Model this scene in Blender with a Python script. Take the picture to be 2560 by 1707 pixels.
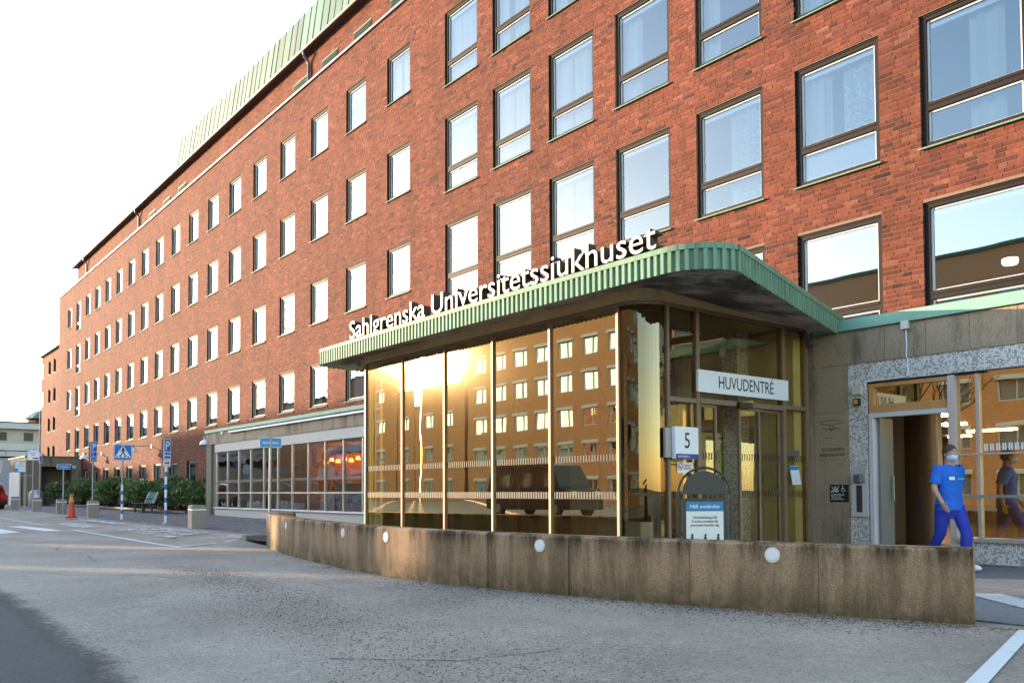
import bpy, bmesh, math, random
import numpy as np
from mathutils import Vector, Matrix

random.seed(7); rng = np.random.default_rng(7)
for o in list(bpy.data.objects): bpy.data.objects.remove(o)
scene = bpy.context.scene
COL = scene.collection

# ------------------------------------------------------------------ camera, sky, sun, exposure
YAW, PITCH, ROLL = 0.670810338, 0.03628126, -0.00441649
fwd = Vector((-math.cos(YAW)*math.cos(PITCH), math.sin(YAW)*math.cos(PITCH), math.sin(PITCH)))
rgt = Vector((math.sin(YAW), math.cos(YAW), 0)); up = rgt.cross(fwd)
r2 = math.cos(ROLL)*rgt + math.sin(ROLL)*up; u2 = -math.sin(ROLL)*rgt + math.cos(ROLL)*up
cam_d = bpy.data.cameras.new('camera'); cam = bpy.data.objects.new('camera', cam_d); COL.objects.link(cam)
cam.matrix_world = Matrix(((r2.x, u2.x, -fwd.x, 0), (r2.y, u2.y, -fwd.y, 0), (r2.z, u2.z, -fwd.z, 0), (0, 0, 0, 1)))
cam_d.sensor_width = 36; cam_d.lens = 30.03; cam_d.shift_y = 0.1147; cam_d.clip_start = 0.1; cam_d.clip_end = 2000
scene.camera = cam

SUN_DIR = Vector((-0.835, -0.528, 0.156)).normalized()
world = bpy.data.worlds.new('World'); scene.world = world; world.use_nodes = True
nt = world.node_tree; nt.nodes.clear()
sky = nt.nodes.new('ShaderNodeTexSky'); sky.sky_type = 'NISHITA'; sky.sun_disc = False
sky.sun_elevation = math.asin(SUN_DIR.z); sky.sun_rotation = math.atan2(SUN_DIR.x, SUN_DIR.y)
sky.air_density = 1.0; sky.dust_density = 0.5; sky.ozone_density = 1.2
bg = nt.nodes.new('ShaderNodeBackground'); bg.inputs[1].default_value = 0.15
wo = nt.nodes.new('ShaderNodeOutputWorld')
nt.links.new(sky.outputs[0], bg.inputs[0]); nt.links.new(bg.outputs[0], wo.inputs[0])
sun_d = bpy.data.lights.new('sun', 'SUN'); sun_d.energy = 2.0; sun_d.angle = math.radians(0.53); sun_d.color = (1.0, 0.76, 0.50)
sun = bpy.data.objects.new('sun', sun_d); COL.objects.link(sun)
sun.rotation_euler = (-SUN_DIR).to_track_quat('-Z', 'Y').to_euler()
scene.view_settings.view_transform = 'Standard'; scene.view_settings.look = 'None'
scene.view_settings.gamma = 1.0; scene.view_settings.use_curve_mapping = False
scene.view_settings.exposure = 2.7
scene.render.engine = 'CYCLES'
cy = scene.cycles
cy.max_bounces = 10; cy.diffuse_bounces = 4; cy.glossy_bounces = 5; cy.transparent_max_bounces = 24; cy.transmission_bounces = 6
cy.sample_clamp_indirect = 6.0; cy.caustics_reflective = False; cy.caustics_refractive = False; cy.use_denoising = True

# ------------------------------------------------------------------ materials
MATS = {}
def mat(name, color, rough=0.6, metal=0.0, var=0.0, vscale=3.0, bump=0.0, bscale=60.0, spec=0.5, stretch=(1, 1, 1), dark=None, dscale=1.0, dlo=0.5, dhi=0.7, emit=None, estr=1.0):
    """Principled with optional brightness noise (VAR), stains towards DARK, and fine bump; all in object space."""
    if name in MATS: return MATS[name]
    m = bpy.data.materials.new(name); m.use_nodes = True; t = m.node_tree; N = t.nodes; L = t.links
    b = N['Principled BSDF']; b.inputs['Roughness'].default_value = rough; b.inputs['Metallic'].default_value = metal
    b.inputs['Base Color'].default_value = (*color, 1); b.inputs['Specular IOR Level'].default_value = spec
    geo = N.new('ShaderNodeNewGeometry'); mp = N.new('ShaderNodeMapping'); mp.inputs['Scale'].default_value = stretch
    L.new(geo.outputs['Position'], mp.inputs[0]); last = None
    if var:
        n = N.new('ShaderNodeTexNoise'); n.inputs['Scale'].default_value = vscale; n.inputs['Detail'].default_value = 6; n.inputs['Roughness'].default_value = 0.65
        L.new(mp.outputs[0], n.inputs['Vector'])
        r = N.new('ShaderNodeMapRange'); r.inputs[1].default_value = 0.3; r.inputs[2].default_value = 0.7; r.inputs[3].default_value = 1-var; r.inputs[4].default_value = 1+var
        L.new(n.outputs[0], r.inputs[0])
        mx = N.new('ShaderNodeMix'); mx.data_type = 'RGBA'; mx.blend_type = 'MULTIPLY'; mx.inputs[0].default_value = 1
        mx.inputs[6].default_value = (*color, 1); L.new(r.outputs[0], mx.inputs[7]); last = mx.outputs[2]
    if dark:
        n = N.new('ShaderNodeTexNoise'); n.inputs['Scale'].default_value = dscale; n.inputs['Detail'].default_value = 8; n.inputs['Roughness'].default_value = 0.7
        L.new(mp.outputs[0], n.inputs['Vector'])
        r = N.new('ShaderNodeMapRange'); r.interpolation_type = 'SMOOTHSTEP'; r.inputs[1].default_value = dlo; r.inputs[2].default_value = dhi
        L.new(n.outputs[0], r.inputs[0])
        mx = N.new('ShaderNodeMix'); mx.data_type = 'RGBA'; L.new(r.outputs[0], mx.inputs[0])
        if last: L.new(last, mx.inputs[6])
        else: mx.inputs[6].default_value = (*color, 1)
        mx.inputs[7].default_value = (*dark, 1); last = mx.outputs[2]
    if last: L.new(last, b.inputs['Base Color'])
    if bump:
        n = N.new('ShaderNodeTexNoise'); n.inputs['Scale'].default_value = bscale; n.inputs['Detail'].default_value = 4
        L.new(geo.outputs['Position'], n.inputs['Vector'])
        bp = N.new('ShaderNodeBump'); bp.inputs['Strength'].default_value = bump; bp.inputs['Distance'].default_value = 0.01
        L.new(n.outputs[0], bp.inputs['Height']); L.new(bp.outputs[0], b.inputs['Normal'])
    if emit: b.inputs['Emission Color'].default_value = (*emit, 1); b.inputs['Emission Strength'].default_value = estr
    MATS[name] = m; return m

def glass(name, tint, refl, rtint=(1, 1, 1), wave=0.0, wscale=1.2, smear=0.0, ior=1.5):
    """Thin pane: mirror layer (REFL at normal incidence rising by Fresnel) over tinted see-through."""
    if name in MATS: return MATS[name]
    m = bpy.data.materials.new(name); m.use_nodes = True; t = m.node_tree; N = t.nodes; L = t.links; N.clear()
    out = N.new('ShaderNodeOutputMaterial'); tr = N.new('ShaderNodeBsdfTransparent'); tr.inputs[0].default_value = (*tint, 1)
    gl = N.new('ShaderNodeBsdfGlossy'); gl.inputs['Color'].default_value = (*rtint, 1); gl.inputs['Roughness'].default_value = 0.0
    fr = N.new('ShaderNodeFresnel'); fr.inputs[0].default_value = ior
    ma = N.new('ShaderNodeMath'); ma.operation = 'ADD'; ma.inputs[1].default_value = refl; ma.use_clamp = True; L.new(fr.outputs[0], ma.inputs[0])
    mx = N.new('ShaderNodeMixShader'); L.new(ma.outputs[0], mx.inputs[0]); L.new(tr.outputs[0], mx.inputs[1]); L.new(gl.outputs[0], mx.inputs[2])
    if wave:
        geo = N.new('ShaderNodeNewGeometry'); n = N.new('ShaderNodeTexNoise'); n.inputs['Scale'].default_value = wscale; n.inputs['Detail'].default_value = 1.5
        L.new(geo.outputs['Position'], n.inputs['Vector'])
        bp = N.new('ShaderNodeBump'); bp.inputs['Strength'].default_value = 1.0; bp.inputs['Distance'].default_value = wave
        L.new(n.outputs[0], bp.inputs['Height']); L.new(bp.outputs[0], gl.inputs['Normal'])
    last = mx
    if smear:
        g2 = N.new('ShaderNodeBsdfGlossy'); g2.inputs['Roughness'].default_value = 0.09; g2.inputs['Color'].default_value = (*rtint, 1)
        m2 = N.new('ShaderNodeMixShader'); m2.inputs[0].default_value = smear; L.new(mx.outputs[0], m2.inputs[1]); L.new(g2.outputs[0], m2.inputs[2]); last = m2
    L.new(last.outputs[0], out.inputs[0]); MATS[name] = m; return m

def brick_mat(name, attr=True):
    m = bpy.data.materials.new(name); m.use_nodes = True; t = m.node_tree; N = t.nodes; L = t.links; b = N['Principled BSDF']
    b.inputs['Roughness'].default_value = 0.85; b.inputs['Specular IOR Level'].default_value = 0.2
    at = N.new('ShaderNodeAttribute'); at.attribute_name = 'rnd'; oi = N.new('ShaderNodeObjectInfo')
    ad = N.new('ShaderNodeMath'); ad.operation = 'ADD'; L.new(at.outputs['Fac'], ad.inputs[0]); L.new(oi.outputs['Random'], ad.inputs[1])
    fr = N.new('ShaderNodeMath'); fr.operation = 'FRACT'; L.new(ad.outputs[0], fr.inputs[0])
    cr = N.new('ShaderNodeValToRGB'); L.new(fr.outputs[0], cr.inputs[0]); e = cr.color_ramp.elements
    stops = [(0, (.040, .018, .014)), (.015, (.065, .023, .016)), (.05, (.10, .029, .019)), (.2, (.125, .033, .020)), (.45, (.148, .0385, .0225)), (.7, (.168, .044, .025)), (.93, (.188, .053, .030)), (1, (.22, .075, .047))]
    e[0].position, e[0].color = stops[0][0], (*stops[0][1], 1); e[1].position, e[1].color = 1, (*stops[-1][1], 1)
    for p_, c_ in stops[1:-1]:
        x = e.new(p_); x.color = (*c_, 1)
    geo = N.new('ShaderNodeNewGeometry')
    n = N.new('ShaderNodeTexNoise'); n.inputs['Scale'].default_value = 22; n.inputs['Detail'].default_value = 5; L.new(geo.outputs['Position'], n.inputs['Vector'])
    r = N.new('ShaderNodeMapRange'); r.inputs[1].default_value = .3; r.inputs[2].default_value = .7; r.inputs[3].default_value = .78; r.inputs[4].default_value = 1.22; L.new(n.outputs[0], r.inputs[0])
    mp_ = N.new('ShaderNodeMapping'); mp_.inputs['Scale'].default_value = (1, 1, .22); L.new(geo.outputs['Position'], mp_.inputs[0]); n2 = N.new('ShaderNodeTexNoise'); n2.inputs['Scale'].default_value = 1.3; n2.inputs['Detail'].default_value = 7; n2.inputs['Roughness'].default_value = .6; L.new(mp_.outputs[0], n2.inputs['Vector'])
    r_ = N.new('ShaderNodeMapRange'); r_.inputs[1].default_value = .3; r_.inputs[2].default_value = .7; r_.inputs[3].default_value = .74; r_.inputs[4].default_value = 1.18; L.new(n2.outputs[0], r_.inputs[0])
    mm = N.new('ShaderNodeMath'); mm.operation = 'MULTIPLY'; L.new(r.outputs[0], mm.inputs[0]); L.new(r_.outputs[0], mm.inputs[1])
    mx = N.new('ShaderNodeMix'); mx.data_type = 'RGBA'; mx.blend_type = 'MULTIPLY'; mx.inputs[0].default_value = 1
    L.new(cr.outputs[0], mx.inputs[6]); L.new(mm.outputs[0], mx.inputs[7])
    # lime bloom: pale patches with their own shape
    n3 = N.new('ShaderNodeTexNoise'); n3.inputs['Scale'].default_value = 1.1; n3.inputs['Detail'].default_value = 7; n3.inputs['Roughness'].default_value = .75; L.new(geo.outputs['Position'], n3.inputs['Vector'])
    r3 = N.new('ShaderNodeMapRange'); r3.inputs[1].default_value = .68; r3.inputs[2].default_value = .8; r3.inputs[3].default_value = 0; r3.inputs[4].default_value = .55; L.new(n3.outputs[0], r3.inputs[0])
    m3 = N.new('ShaderNodeMix'); m3.data_type = 'RGBA'; L.new(r3.outputs[0], m3.inputs[0]); L.new(mx.outputs[2], m3.inputs[6]); m3.inputs[7].default_value = (.30, .12, .075, 1)
    L.new(m3.outputs[2], b.inputs['Base Color'])
    bp = N.new('ShaderNodeBump'); bp.inputs['Strength'].default_value = .3; bp.inputs['Distance'].default_value = .002; L.new(n.outputs[0], bp.inputs['Height']); L.new(bp.outputs[0], b.inputs['Normal'])
    MATS[name] = m; return m

M_BRICK = brick_mat('red brick')
M_MORTAR = mat('mortar', (.21, .135, .092), .95, var=.3, vscale=30, bump=.4, bscale=150)
M_FRAME = mat('dark bronze frame', (.013, .0075, .0055), .6, spec=.2, var=.2, vscale=8)
M_WHITE = mat('white paint', (.66, .66, .65), .45)
M_BLIND = mat('white blind', (.75, .76, .78), .6)
M_COPPER = mat('green copper', (.065, .135, .095), .62, var=.22, vscale=2.5, stretch=(2, 2, .35), dark=(.05, .075, .05), dscale=3, dlo=.50, dhi=.8)
M_COPPER2 = mat('pale green enamel', (.155, .27, .18), .6, var=.22, vscale=4, spec=.2, stretch=(3, 3, .4), dark=(.10, .15, .085), dscale=2.2, dlo=.55, dhi=.8)
M_CAP = mat('blue grey sheet metal', (.10, .105, .125), .45, metal=.3, var=.15, vscale=3)
M_GUTTER = mat('brown gutter', (.035, .024, .02), .45)
M_STONE = mat('brown granite', (.33, .245, .165), .75, var=.35, vscale=42, bump=.25, bscale=220, dark=(.14, .10, .068), dscale=1.1, stretch=(2.2, 2.2, .45), dlo=.47, dhi=.68)
M_CONC = mat('board concrete', (.20, .165, .115), .85, var=.25, vscale=14, stretch=(3, 3, .5), bump=.3, bscale=90, dark=(.09, .075, .05), dscale=1.2, dlo=.5, dhi=.7)
M_JOINT = mat('pale joint', (.42, .38, .33), .9)
M_BRONZE = mat('bronze anodised aluminium', (.24, .165, .105), .5, metal=.2, var=.10, vscale=6)
M_ALU = mat('aluminium', (.55, .47, .42), .38, metal=.45, var=.08, vscale=4)
M_STEEL = mat('galvanised steel', (.36, .36, .37), .45, metal=.6, var=.12, vscale=20)
M_BLACK = mat('black metal', (.012, .011, .011), .4)
M_DARK = mat('dark interior', (.05, .042, .035), .7)
M_BLUE = mat('sign blue', (.012, .13, .52), .35)
M_SIGNW = mat('sign white', (.80, .81, .83), .4)
M_INK = mat('black ink', (.02, .017, .016), .6)
M_SOFFIT = mat('stained soffit', (.58, .49, .40), .8, var=.2, vscale=6, dark=(.12, .09, .07), dscale=.9, dlo=.42, dhi=.6)
M_PLASTIC = mat('grey plastic', (.55, .54, .50), .5)
M_PANE = glass('window pane', (.90, .94, .95), .11, (.80, .90, 1.0), wave=.004, wscale=.9)
M_PANE3 = glass('clear reflecting pane', (.90, .94, .95), .24, (.88, .90, .94), wave=.0010, wscale=.8)
M_PANE2 = glass('shop pane', (.62, .62, .62), .10, (1, 1, 1), wave=.006, wscale=1.1)
M_BRONZEGL = glass('bronze coated pane', (.92, .82, .56), .60, (1.0, .74, .42), wave=.0007, wscale=1.3, smear=.022)
M_CURVGL = glass('curved bronze pane', (.60, .52, .34), .10, (1.0, .78, .50), wave=.004, wscale=1.0)
M_BRONZEGL2 = glass('bronze tinted pane', (.92, .84, .60), .05, (1.0, .85, .6), wave=.003, wscale=1.3)

# ------------------------------------------------------------------ mesh helpers
class MB:
    def __init__(s): s.v = []; s.f = []; s.sm = False
    def quad(s, a, b, c, d): i = len(s.v); s.v += [a, b, c, d]; s.f.append((i, i+1, i+2, i+3)); return s
    def poly(s, pts): i = len(s.v); s.v += list(pts); s.f.append(tuple(range(i, i+len(pts)))); return s
    def box(s, x0, x1, y0, y1, z0, z1):
        i = len(s.v)
        s.v += [(x0, y0, z0), (x1, y0, z0), (x1, y1, z0), (x0, y1, z0), (x0, y0, z1), (x1, y0, z1), (x1, y1, z1), (x0, y1, z1)]
        s.f += [(i+3, i+2, i+1, i), (i+4, i+5, i+6, i+7), (i, i+1, i+5, i+4), (i+1, i+2, i+6, i+5), (i+2, i+3, i+7, i+6), (i+3, i, i+4, i+7)]; return s
    def prism(s, pts, axis, a0, a1):
        """Extrude the 2-D outline PTS along AXIS between a0 and a1."""
        def P(p, a): return {'x': (a, p[0], p[1]), 'y': (p[0], a, p[1]), 'z': (p[0], p[1], a)}[axis]
        n = len(pts); i = len(s.v); s.v += [P(p, a0) for p in pts] + [P(p, a1) for p in pts]
        s.f.append(tuple(range(i+n-1, i-1, -1))); s.f.append(tuple(range(i+n, i+2*n)))
        for k in range(n): j = (k+1) % n; s.f.append((i+k, i+j, i+n+j, i+n+k))
        return s
    def tube(s, p0, p1, r0, r1=None, n=10, cap=True):
        r1 = r0 if r1 is None else r1; p0 = Vector(p0); p1 = Vector(p1); d = (p1-p0).normalized()
        a = d.orthogonal().normalized(); b = d.cross(a); i = len(s.v)
        for p, r in ((p0, r0), (p1, r1)):
            for k in range(n): t = 2*math.pi*k/n; s.v.append(tuple(p + a*math.cos(t)*r + b*math.sin(t)*r))
        for k in range(n): j = (k+1) % n; s.f.append((i+k, i+j, i+n+j, i+n+k))
        if cap: s.f.append(tuple(range(i+n-1, i-1, -1))); s.f.append(tuple(range(i+n, i+2*n)))
        return s
    def path(s, pts, r, n=8):
        for a, b in zip(pts[:-1], pts[1:]): s.tube(a, b, r, r, n)
        return s
    def lathe(s, prof, n=20, c=(0, 0, 0)):
        i = len(s.v)
        for r, z in prof:
            for k in range(n): t = 2*math.pi*k/n; s.v.append((c[0]+r*math.cos(t), c[1]+r*math.sin(t), c[2]+z))
        for m_ in range(len(prof)-1):
            for k in range(n): j = (k+1) % n; s.f.append((i+m_*n+k, i+m_*n+j, i+(m_+1)*n+j, i+(m_+1)*n+k))
        return s
    def build(s, name, material, parent=None, world=True, smooth=False, bevel=0.0, kind=None):
        """Link everything collected as ONE mesh object; WORLD coordinates are made local to the parent's base."""
        off = Vector((0, 0, 0)); p = parent
        if world:
            while p is not None: off += p.location; p = p.parent
        me = bpy.data.meshes.new(name); me.from_pydata([tuple(Vector(v)-off) for v in s.v], [], s.f); me.materials.append(material)
        if bevel:
            bm = bmesh.new(); bm.from_mesh(me); bmesh.ops.remove_doubles(bm, verts=bm.verts, dist=1e-5)
            bmesh.ops.bevel(bm, geom=[e for e in bm.edges if e.is_manifold and e.calc_face_angle(0) > .5], offset=bevel, segments=2, affect='EDGES', clamp_overlap=True); bm.to_mesh(me); bm.free()
        if smooth:
            me.polygons.foreach_set('use_smooth', [True]*len(me.polygons))
            try: me.set_sharp_from_angle(angle=math.radians(40))
            except Exception: pass
        o = bpy.data.objects.new(name, me); COL.objects.link(o); o.parent = parent
        if kind: o['kind'] = kind
        return o

def tag(o, label=None, cat=None, group=None, kind=None):
    for k, v in (('label', label), ('category', cat), ('group', group), ('kind', kind)):
        if v: o[k] = v
    return o
def thing(name, label, cat, loc=(0, 0, 0), group=None, rz=0):
    o = bpy.data.objects.new(name, None); COL.objects.link(o); o.location = loc; o.rotation_euler = (0, 0, rz); o.empty_display_size = .2
    return tag(o, label, cat, group)
def struct(name, mb, m, **k):
    o = mb.build(name, m, **k); o['kind'] = 'structure'; return o
def kids(o): return [c for c in bpy.data.objects if c.parent == o]
def copy_tree(o, loc=None, rz=None, label=None, parent=None):
    c = o.copy(); COL.objects.link(c)
    if parent is not None: c.parent = parent
    if loc is not None: c.location = loc
    if rz is not None: c.rotation_euler = (0, 0, rz)
    if label: c['label'] = label
    for k in kids(o): copy_tree(k, parent=c)
    return c
def inst(name, me, loc, parent, rot=None, scale=None):
    o = bpy.data.objects.new(name, me); COL.objects.link(o); o.parent = parent; o.location = loc
    if rot: o.rotation_euler = rot
    if scale: o.scale = scale
    return o
def text_mesh(s, size, extrude=0.002, align='CENTER', sx=1.0, spacing=1.0, offset=0.0):
    cu = bpy.data.curves.new('text', 'FONT'); cu.body = s; cu.size = size; cu.extrude = extrude; cu.align_x = align; cu.align_y = 'BOTTOM_BASELINE'; cu.space_character = spacing
    cu.offset = offset; cu.resolution_u = 4
    o = bpy.data.objects.new('text', cu); COL.objects.link(o); bpy.context.view_layer.update()
    me = bpy.data.meshes.new_from_object(o.evaluated_get(bpy.context.evaluated_depsgraph_get()))
    bpy.data.objects.remove(o)
    if sx != 1.0: me.transform(Matrix.Diagonal((sx, 1, 1, 1)))
    return me
def text(name, s, size, m, origin, right, parent, extrude=0.002, align='CENTER', sx=1.0, upv=(0, 0, 1), offset=0.0, spacing=1.0):
    """Flat lettering on a face: ORIGIN is the baseline point, RIGHT the reading direction (world)."""
    me = text_mesh(s, size, extrude, align, sx, spacing, offset); R = Vector(right).normalized(); U = Vector(upv).normalized(); F = R.cross(U)
    off = Vector((0, 0, 0)); p = parent
    while p is not None: off += p.location; p = p.parent
    O = Vector(origin) - off
    me.transform(Matrix(((R.x, U.x, F.x, O.x), (R.y, U.y, F.y, O.y), (R.z, U.z, F.z, O.z), (0, 0, 0, 1))))
    me.materials.clear(); me.materials.append(m); me.name = name
    o = bpy.data.objects.new(name, me); COL.objects.link(o); o.parent = parent; return o

def sstep(a, b, x):
    t = min(1, max(0, (x-a)/(b-a))); return t*t*(3-2*t)
def zp(x, y=9):                       # pavement height: a gentle rise to the left, falling away further off
    return -1.02 + max(0, min(-x, 54)-32)*.0075 - .5*sstep(60, 120, -x)
def zr(x, y=3):                       # carriageway
    a = -1.13 + .006*(max(-20, min(0, x))+8); b = zp(x) - .09; t = min(1, max(0, (-x-20)/10)); z = a*(1-t) + b*t
    k = sstep(5.6, 7.4, y)*sstep(18.9, 20.6, -x); return z*(1-k) + (zp(x)-.03)*k

# ------------------------------------------------------------------ ground
def sheet(name, xs, ys, zf, m, dz=0.0):
    mb = MB(); nx, ny = len(xs), len(ys)
    mb.v = [(x, y, zf(x, y)+dz) for x in xs for y in ys]
    mb.f = [(i*ny+j, (i+1)*ny+j, (i+1)*ny+j+1, i*ny+j+1) for i in range(nx-1) for j in range(ny-1)]
    return struct(name, mb, m)
def asphalt(name, base, patch):
    m = bpy.data.materials.new(name); m.use_nodes = True; t = m.node_tree; N = t.nodes; L = t.links; b = N['Principled BSDF']
    b.inputs['Roughness'].default_value = .8; b.inputs['Specular IOR Level'].default_value = .3
    g = N.new('ShaderNodeNewGeometry')
    def noise(sc, det=4, ro=.6, vec=None):
        n = N.new('ShaderNodeTexNoise'); n.inputs['Scale'].default_value = sc; n.inputs['Detail'].default_value = det; n.inputs['Roughness'].default_value = ro
        L.new(vec or g.outputs['Position'], n.inputs['Vector']); return n.outputs[0]
    def rng_(v, a, b_, c, d):
        r = N.new('ShaderNodeMapRange'); r.inputs[1].default_value = a; r.inputs[2].default_value = b_; r.inputs[3].default_value = c; r.inputs[4].default_value = d; L.new(v, r.inputs[0]); return r.outputs[0]
    def mul(a, b_):
        x = N.new('ShaderNodeMath'); x.operation = 'MULTIPLY'; L.new(a, x.inputs[0]); L.new(b_, x.inputs[1]); return x.outputs[0]
    fine = rng_(noise(60, 4, .75), .3, .7, .55, 1.45); mid = rng_(noise(9, 5, .7), .3, .7, .86, 1.14); big = rng_(noise(.5, 4, .6), .35, .65, .82, 1.15)
    vor = N.new('ShaderNodeTexVoronoi'); vor.inputs['Scale'].default_value = 42; L.new(g.outputs['Position'], vor.inputs['Vector'])
    st = rng_(vor.outputs['Color'], .84, .88, 1.0, 1.25)
    f = mul(mul(fine, mid), mul(big, st))
    mx = N.new('ShaderNodeMix'); mx.data_type = 'RGBA'; mx.blend_type = 'MULTIPLY'; mx.inputs[0].default_value = 1; mx.inputs[6].default_value = (*base, 1); L.new(f, mx.inputs[7])
    # scattered dark grit in drifting bands
    sp = N.new('ShaderNodeMapping'); sp.inputs['Rotation'].default_value = (0, 0, math.radians(-12)); sp.inputs['Scale'].default_value = (.16, .55, 1); L.new(g.outputs['Position'], sp.inputs[0])
    band = rng_(noise(1.0, 5, .6, sp.outputs[0]), .46, .66, 0, 1)
    v2 = N.new('ShaderNodeTexVoronoi'); v2.inputs['Scale'].default_value = 30; L.new(g.outputs['Position'], v2.inputs['Vector'])
    grit = rng_(noise(34, 3, .6), .53, .60, 0, 1)
    mx2 = N.new('ShaderNodeMix'); mx2.data_type = 'RGBA'; L.new(mul(mul(grit, band), rng_(v2.outputs['Distance'], 0, .6, 1, .6)), mx2.inputs[0]); L.new(mx.outputs[2], mx2.inputs[6]); mx2.inputs[7].default_value = (*patch, 1)
    L.new(mx2.outputs[2], b.inputs['Base Color'])
    bp = N.new('ShaderNodeBump'); bp.inputs['Strength'].default_value = .55; bp.inputs['Distance'].default_value = .012; L.new(noise(95, 3, .7), bp.inputs['Height']); L.new(bp.outputs[0], b.inputs['Normal'])
    MATS[name] = m; return m
M_ROAD = asphalt('worn asphalt', (.315, .258, .205), (.03, .028, .027))
M_ROAD2 = asphalt('dark patched asphalt', (.062, .055, .053), (.03, .028, .027))
M_PAVE = asphalt('pavement asphalt', (.145, .125, .118), (.03, .028, .03))
def salt(m):
    t = m.node_tree; N = t.nodes; L = t.links; b = N['Principled BSDF']; src = b.inputs['Base Color'].links[0].from_socket; g = N.new('ShaderNodeNewGeometry'); mp = N.new('ShaderNodeMapping'); mp.inputs['Scale'].default_value = (.5, 2.0, 1); L.new(g.outputs['Position'], mp.inputs[0])
    n = N.new('ShaderNodeTexNoise'); n.inputs['Scale'].default_value = 3.2; n.inputs['Detail'].default_value = 9; n.inputs['Roughness'].default_value = .8; L.new(mp.outputs[0], n.inputs['Vector']); r = N.new('ShaderNodeMapRange'); r.inputs[1].default_value = .53; r.inputs[2].default_value = .68; r.inputs[4].default_value = .75; L.new(n.outputs[0], r.inputs[0])
    x = N.new('ShaderNodeMix'); x.data_type = 'RGBA'; L.new(r.outputs[0], x.inputs[0]); L.new(src, x.inputs[6]); x.inputs[7].default_value = (.42, .41, .41, 1); L.new(x.outputs[2], b.inputs['Base Color'])
salt(M_PAVE)
M_KERB = mat('granite kerb', (.22, .20, .19), .8, var=.25, vscale=30, bump=.3, bscale=120)

xs = [-900, -500, -300] + list(range(-200, -60, 10)) + list(np.arange(-60, 12.1, 2)) + [30, 80, 200]
sheet('ground', [-900, -400, -200, -120, -60, 0, 60, 200, 600], [-600, -200, -60, 0, 60, 200, 600], lambda x, y: -2.2, mat('far ground', (.1, .1, .095), .9, var=.2, vscale=.2))
KY = 7.42                                         # street side of the kerb
road_x = [x for x in xs if -200 <= x <= 80]
sheet('road', road_x, [-60, -40, -28, -20, -12, -6, -2, 0, 2, 4, 5.6, 6.2, 6.8, KY], zr, M_ROAD)
# dark resurfaced patch in the near left corner of the carriageway
mb = MB(); edge = [(-2.0, 0.9), (-3.2, 1.18), (-4.4, 1.26), (-5.35, 1.34), (-6.74, 1.42), (-8.07, 1.43), (-9.6, 1.47), (-11.1, 1.5), (-13.5, 1.3), (-17, .6), (-22, -.8), (-30, -3.5)]
def jag(pts, step=.25, amp=.13):
    out = []
    for a, b in zip(pts[:-1], pts[1:]):
        n = max(1, int(math.dist(a, b)/step))
        for k in range(n):
            t = k/n; out.append((a[0]+(b[0]-a[0])*t+random.uniform(-amp, amp), a[1]+(b[1]-a[1])*t+random.uniform(-amp, amp)))
    return out + [pts[-1]]
je = jag(edge, .3, .05); prev = None; ev = []
for k, p in enumerate(je):
    d = Vector(je[min(k+1, len(je)-1)])-Vector(je[max(0, k-1)]); d.normalize(); n_ = Vector((-d.y, d.x)); n_ = n_ if n_.y < 0 else -n_
    ev.append([(Vector(p)-n_*.35, 0.0), (Vector(p), .5), (Vector(p)+n_*.35, 1.0), (Vector((p[0]-1.5, -6)), 1.0)])
verts, faces, mask = [], [], []
for row in ev:
    for p, w in row: verts.append((p.x, p.y, zr(p.x, p.y)+.006)); mask.append(w)
for i in range(len(ev)-1):
    for j in range(3): faces.append((i*4+j, (i+1)*4+j, (i+1)*4+j+1, i*4+j+1))
me = bpy.data.meshes.new('asphalt_patch'); me.from_pydata(verts, [], faces); at = me.attributes.new('mask', 'FLOAT', 'POINT'); at.data.foreach_set('value', mask)
t = M_ROAD2.node_tree; N = t.nodes; L = t.links; A_ = N.new('ShaderNodeAttribute'); A_.attribute_name = 'mask'; g = N.new('ShaderNodeNewGeometry'); n1 = N.new('ShaderNodeTexNoise'); n1.inputs['Scale'].default_value = 16; n1.inputs['Detail'].default_value = 7; n1.inputs['Roughness'].default_value = .8; L.new(g.outputs['Position'], n1.inputs['Vector'])
ad = N.new('ShaderNodeMath'); ad.operation = 'ADD'; L.new(A_.outputs['Fac'], ad.inputs[0]); L.new(n1.outputs[0], ad.inputs[1]); r = N.new('ShaderNodeMapRange'); r.inputs[1].default_value = .80; r.inputs[2].default_value = 1.2; L.new(ad.outputs[0], r.inputs[0])
tr = N.new('ShaderNodeBsdfTransparent'); mx = N.new('ShaderNodeMixShader'); L.new(r.outputs[0], mx.inputs[0]); L.new(tr.outputs[0], mx.inputs[1]); L.new(N['Principled BSDF'].outputs[0], mx.inputs[2]); L.new(mx.outputs[0], N['Material Output'].inputs[0])
me.materials.append(M_ROAD2); o = bpy.data.objects.new('asphalt_patch', me); COL.objects.link(o); o['kind'] = 'structure'
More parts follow.
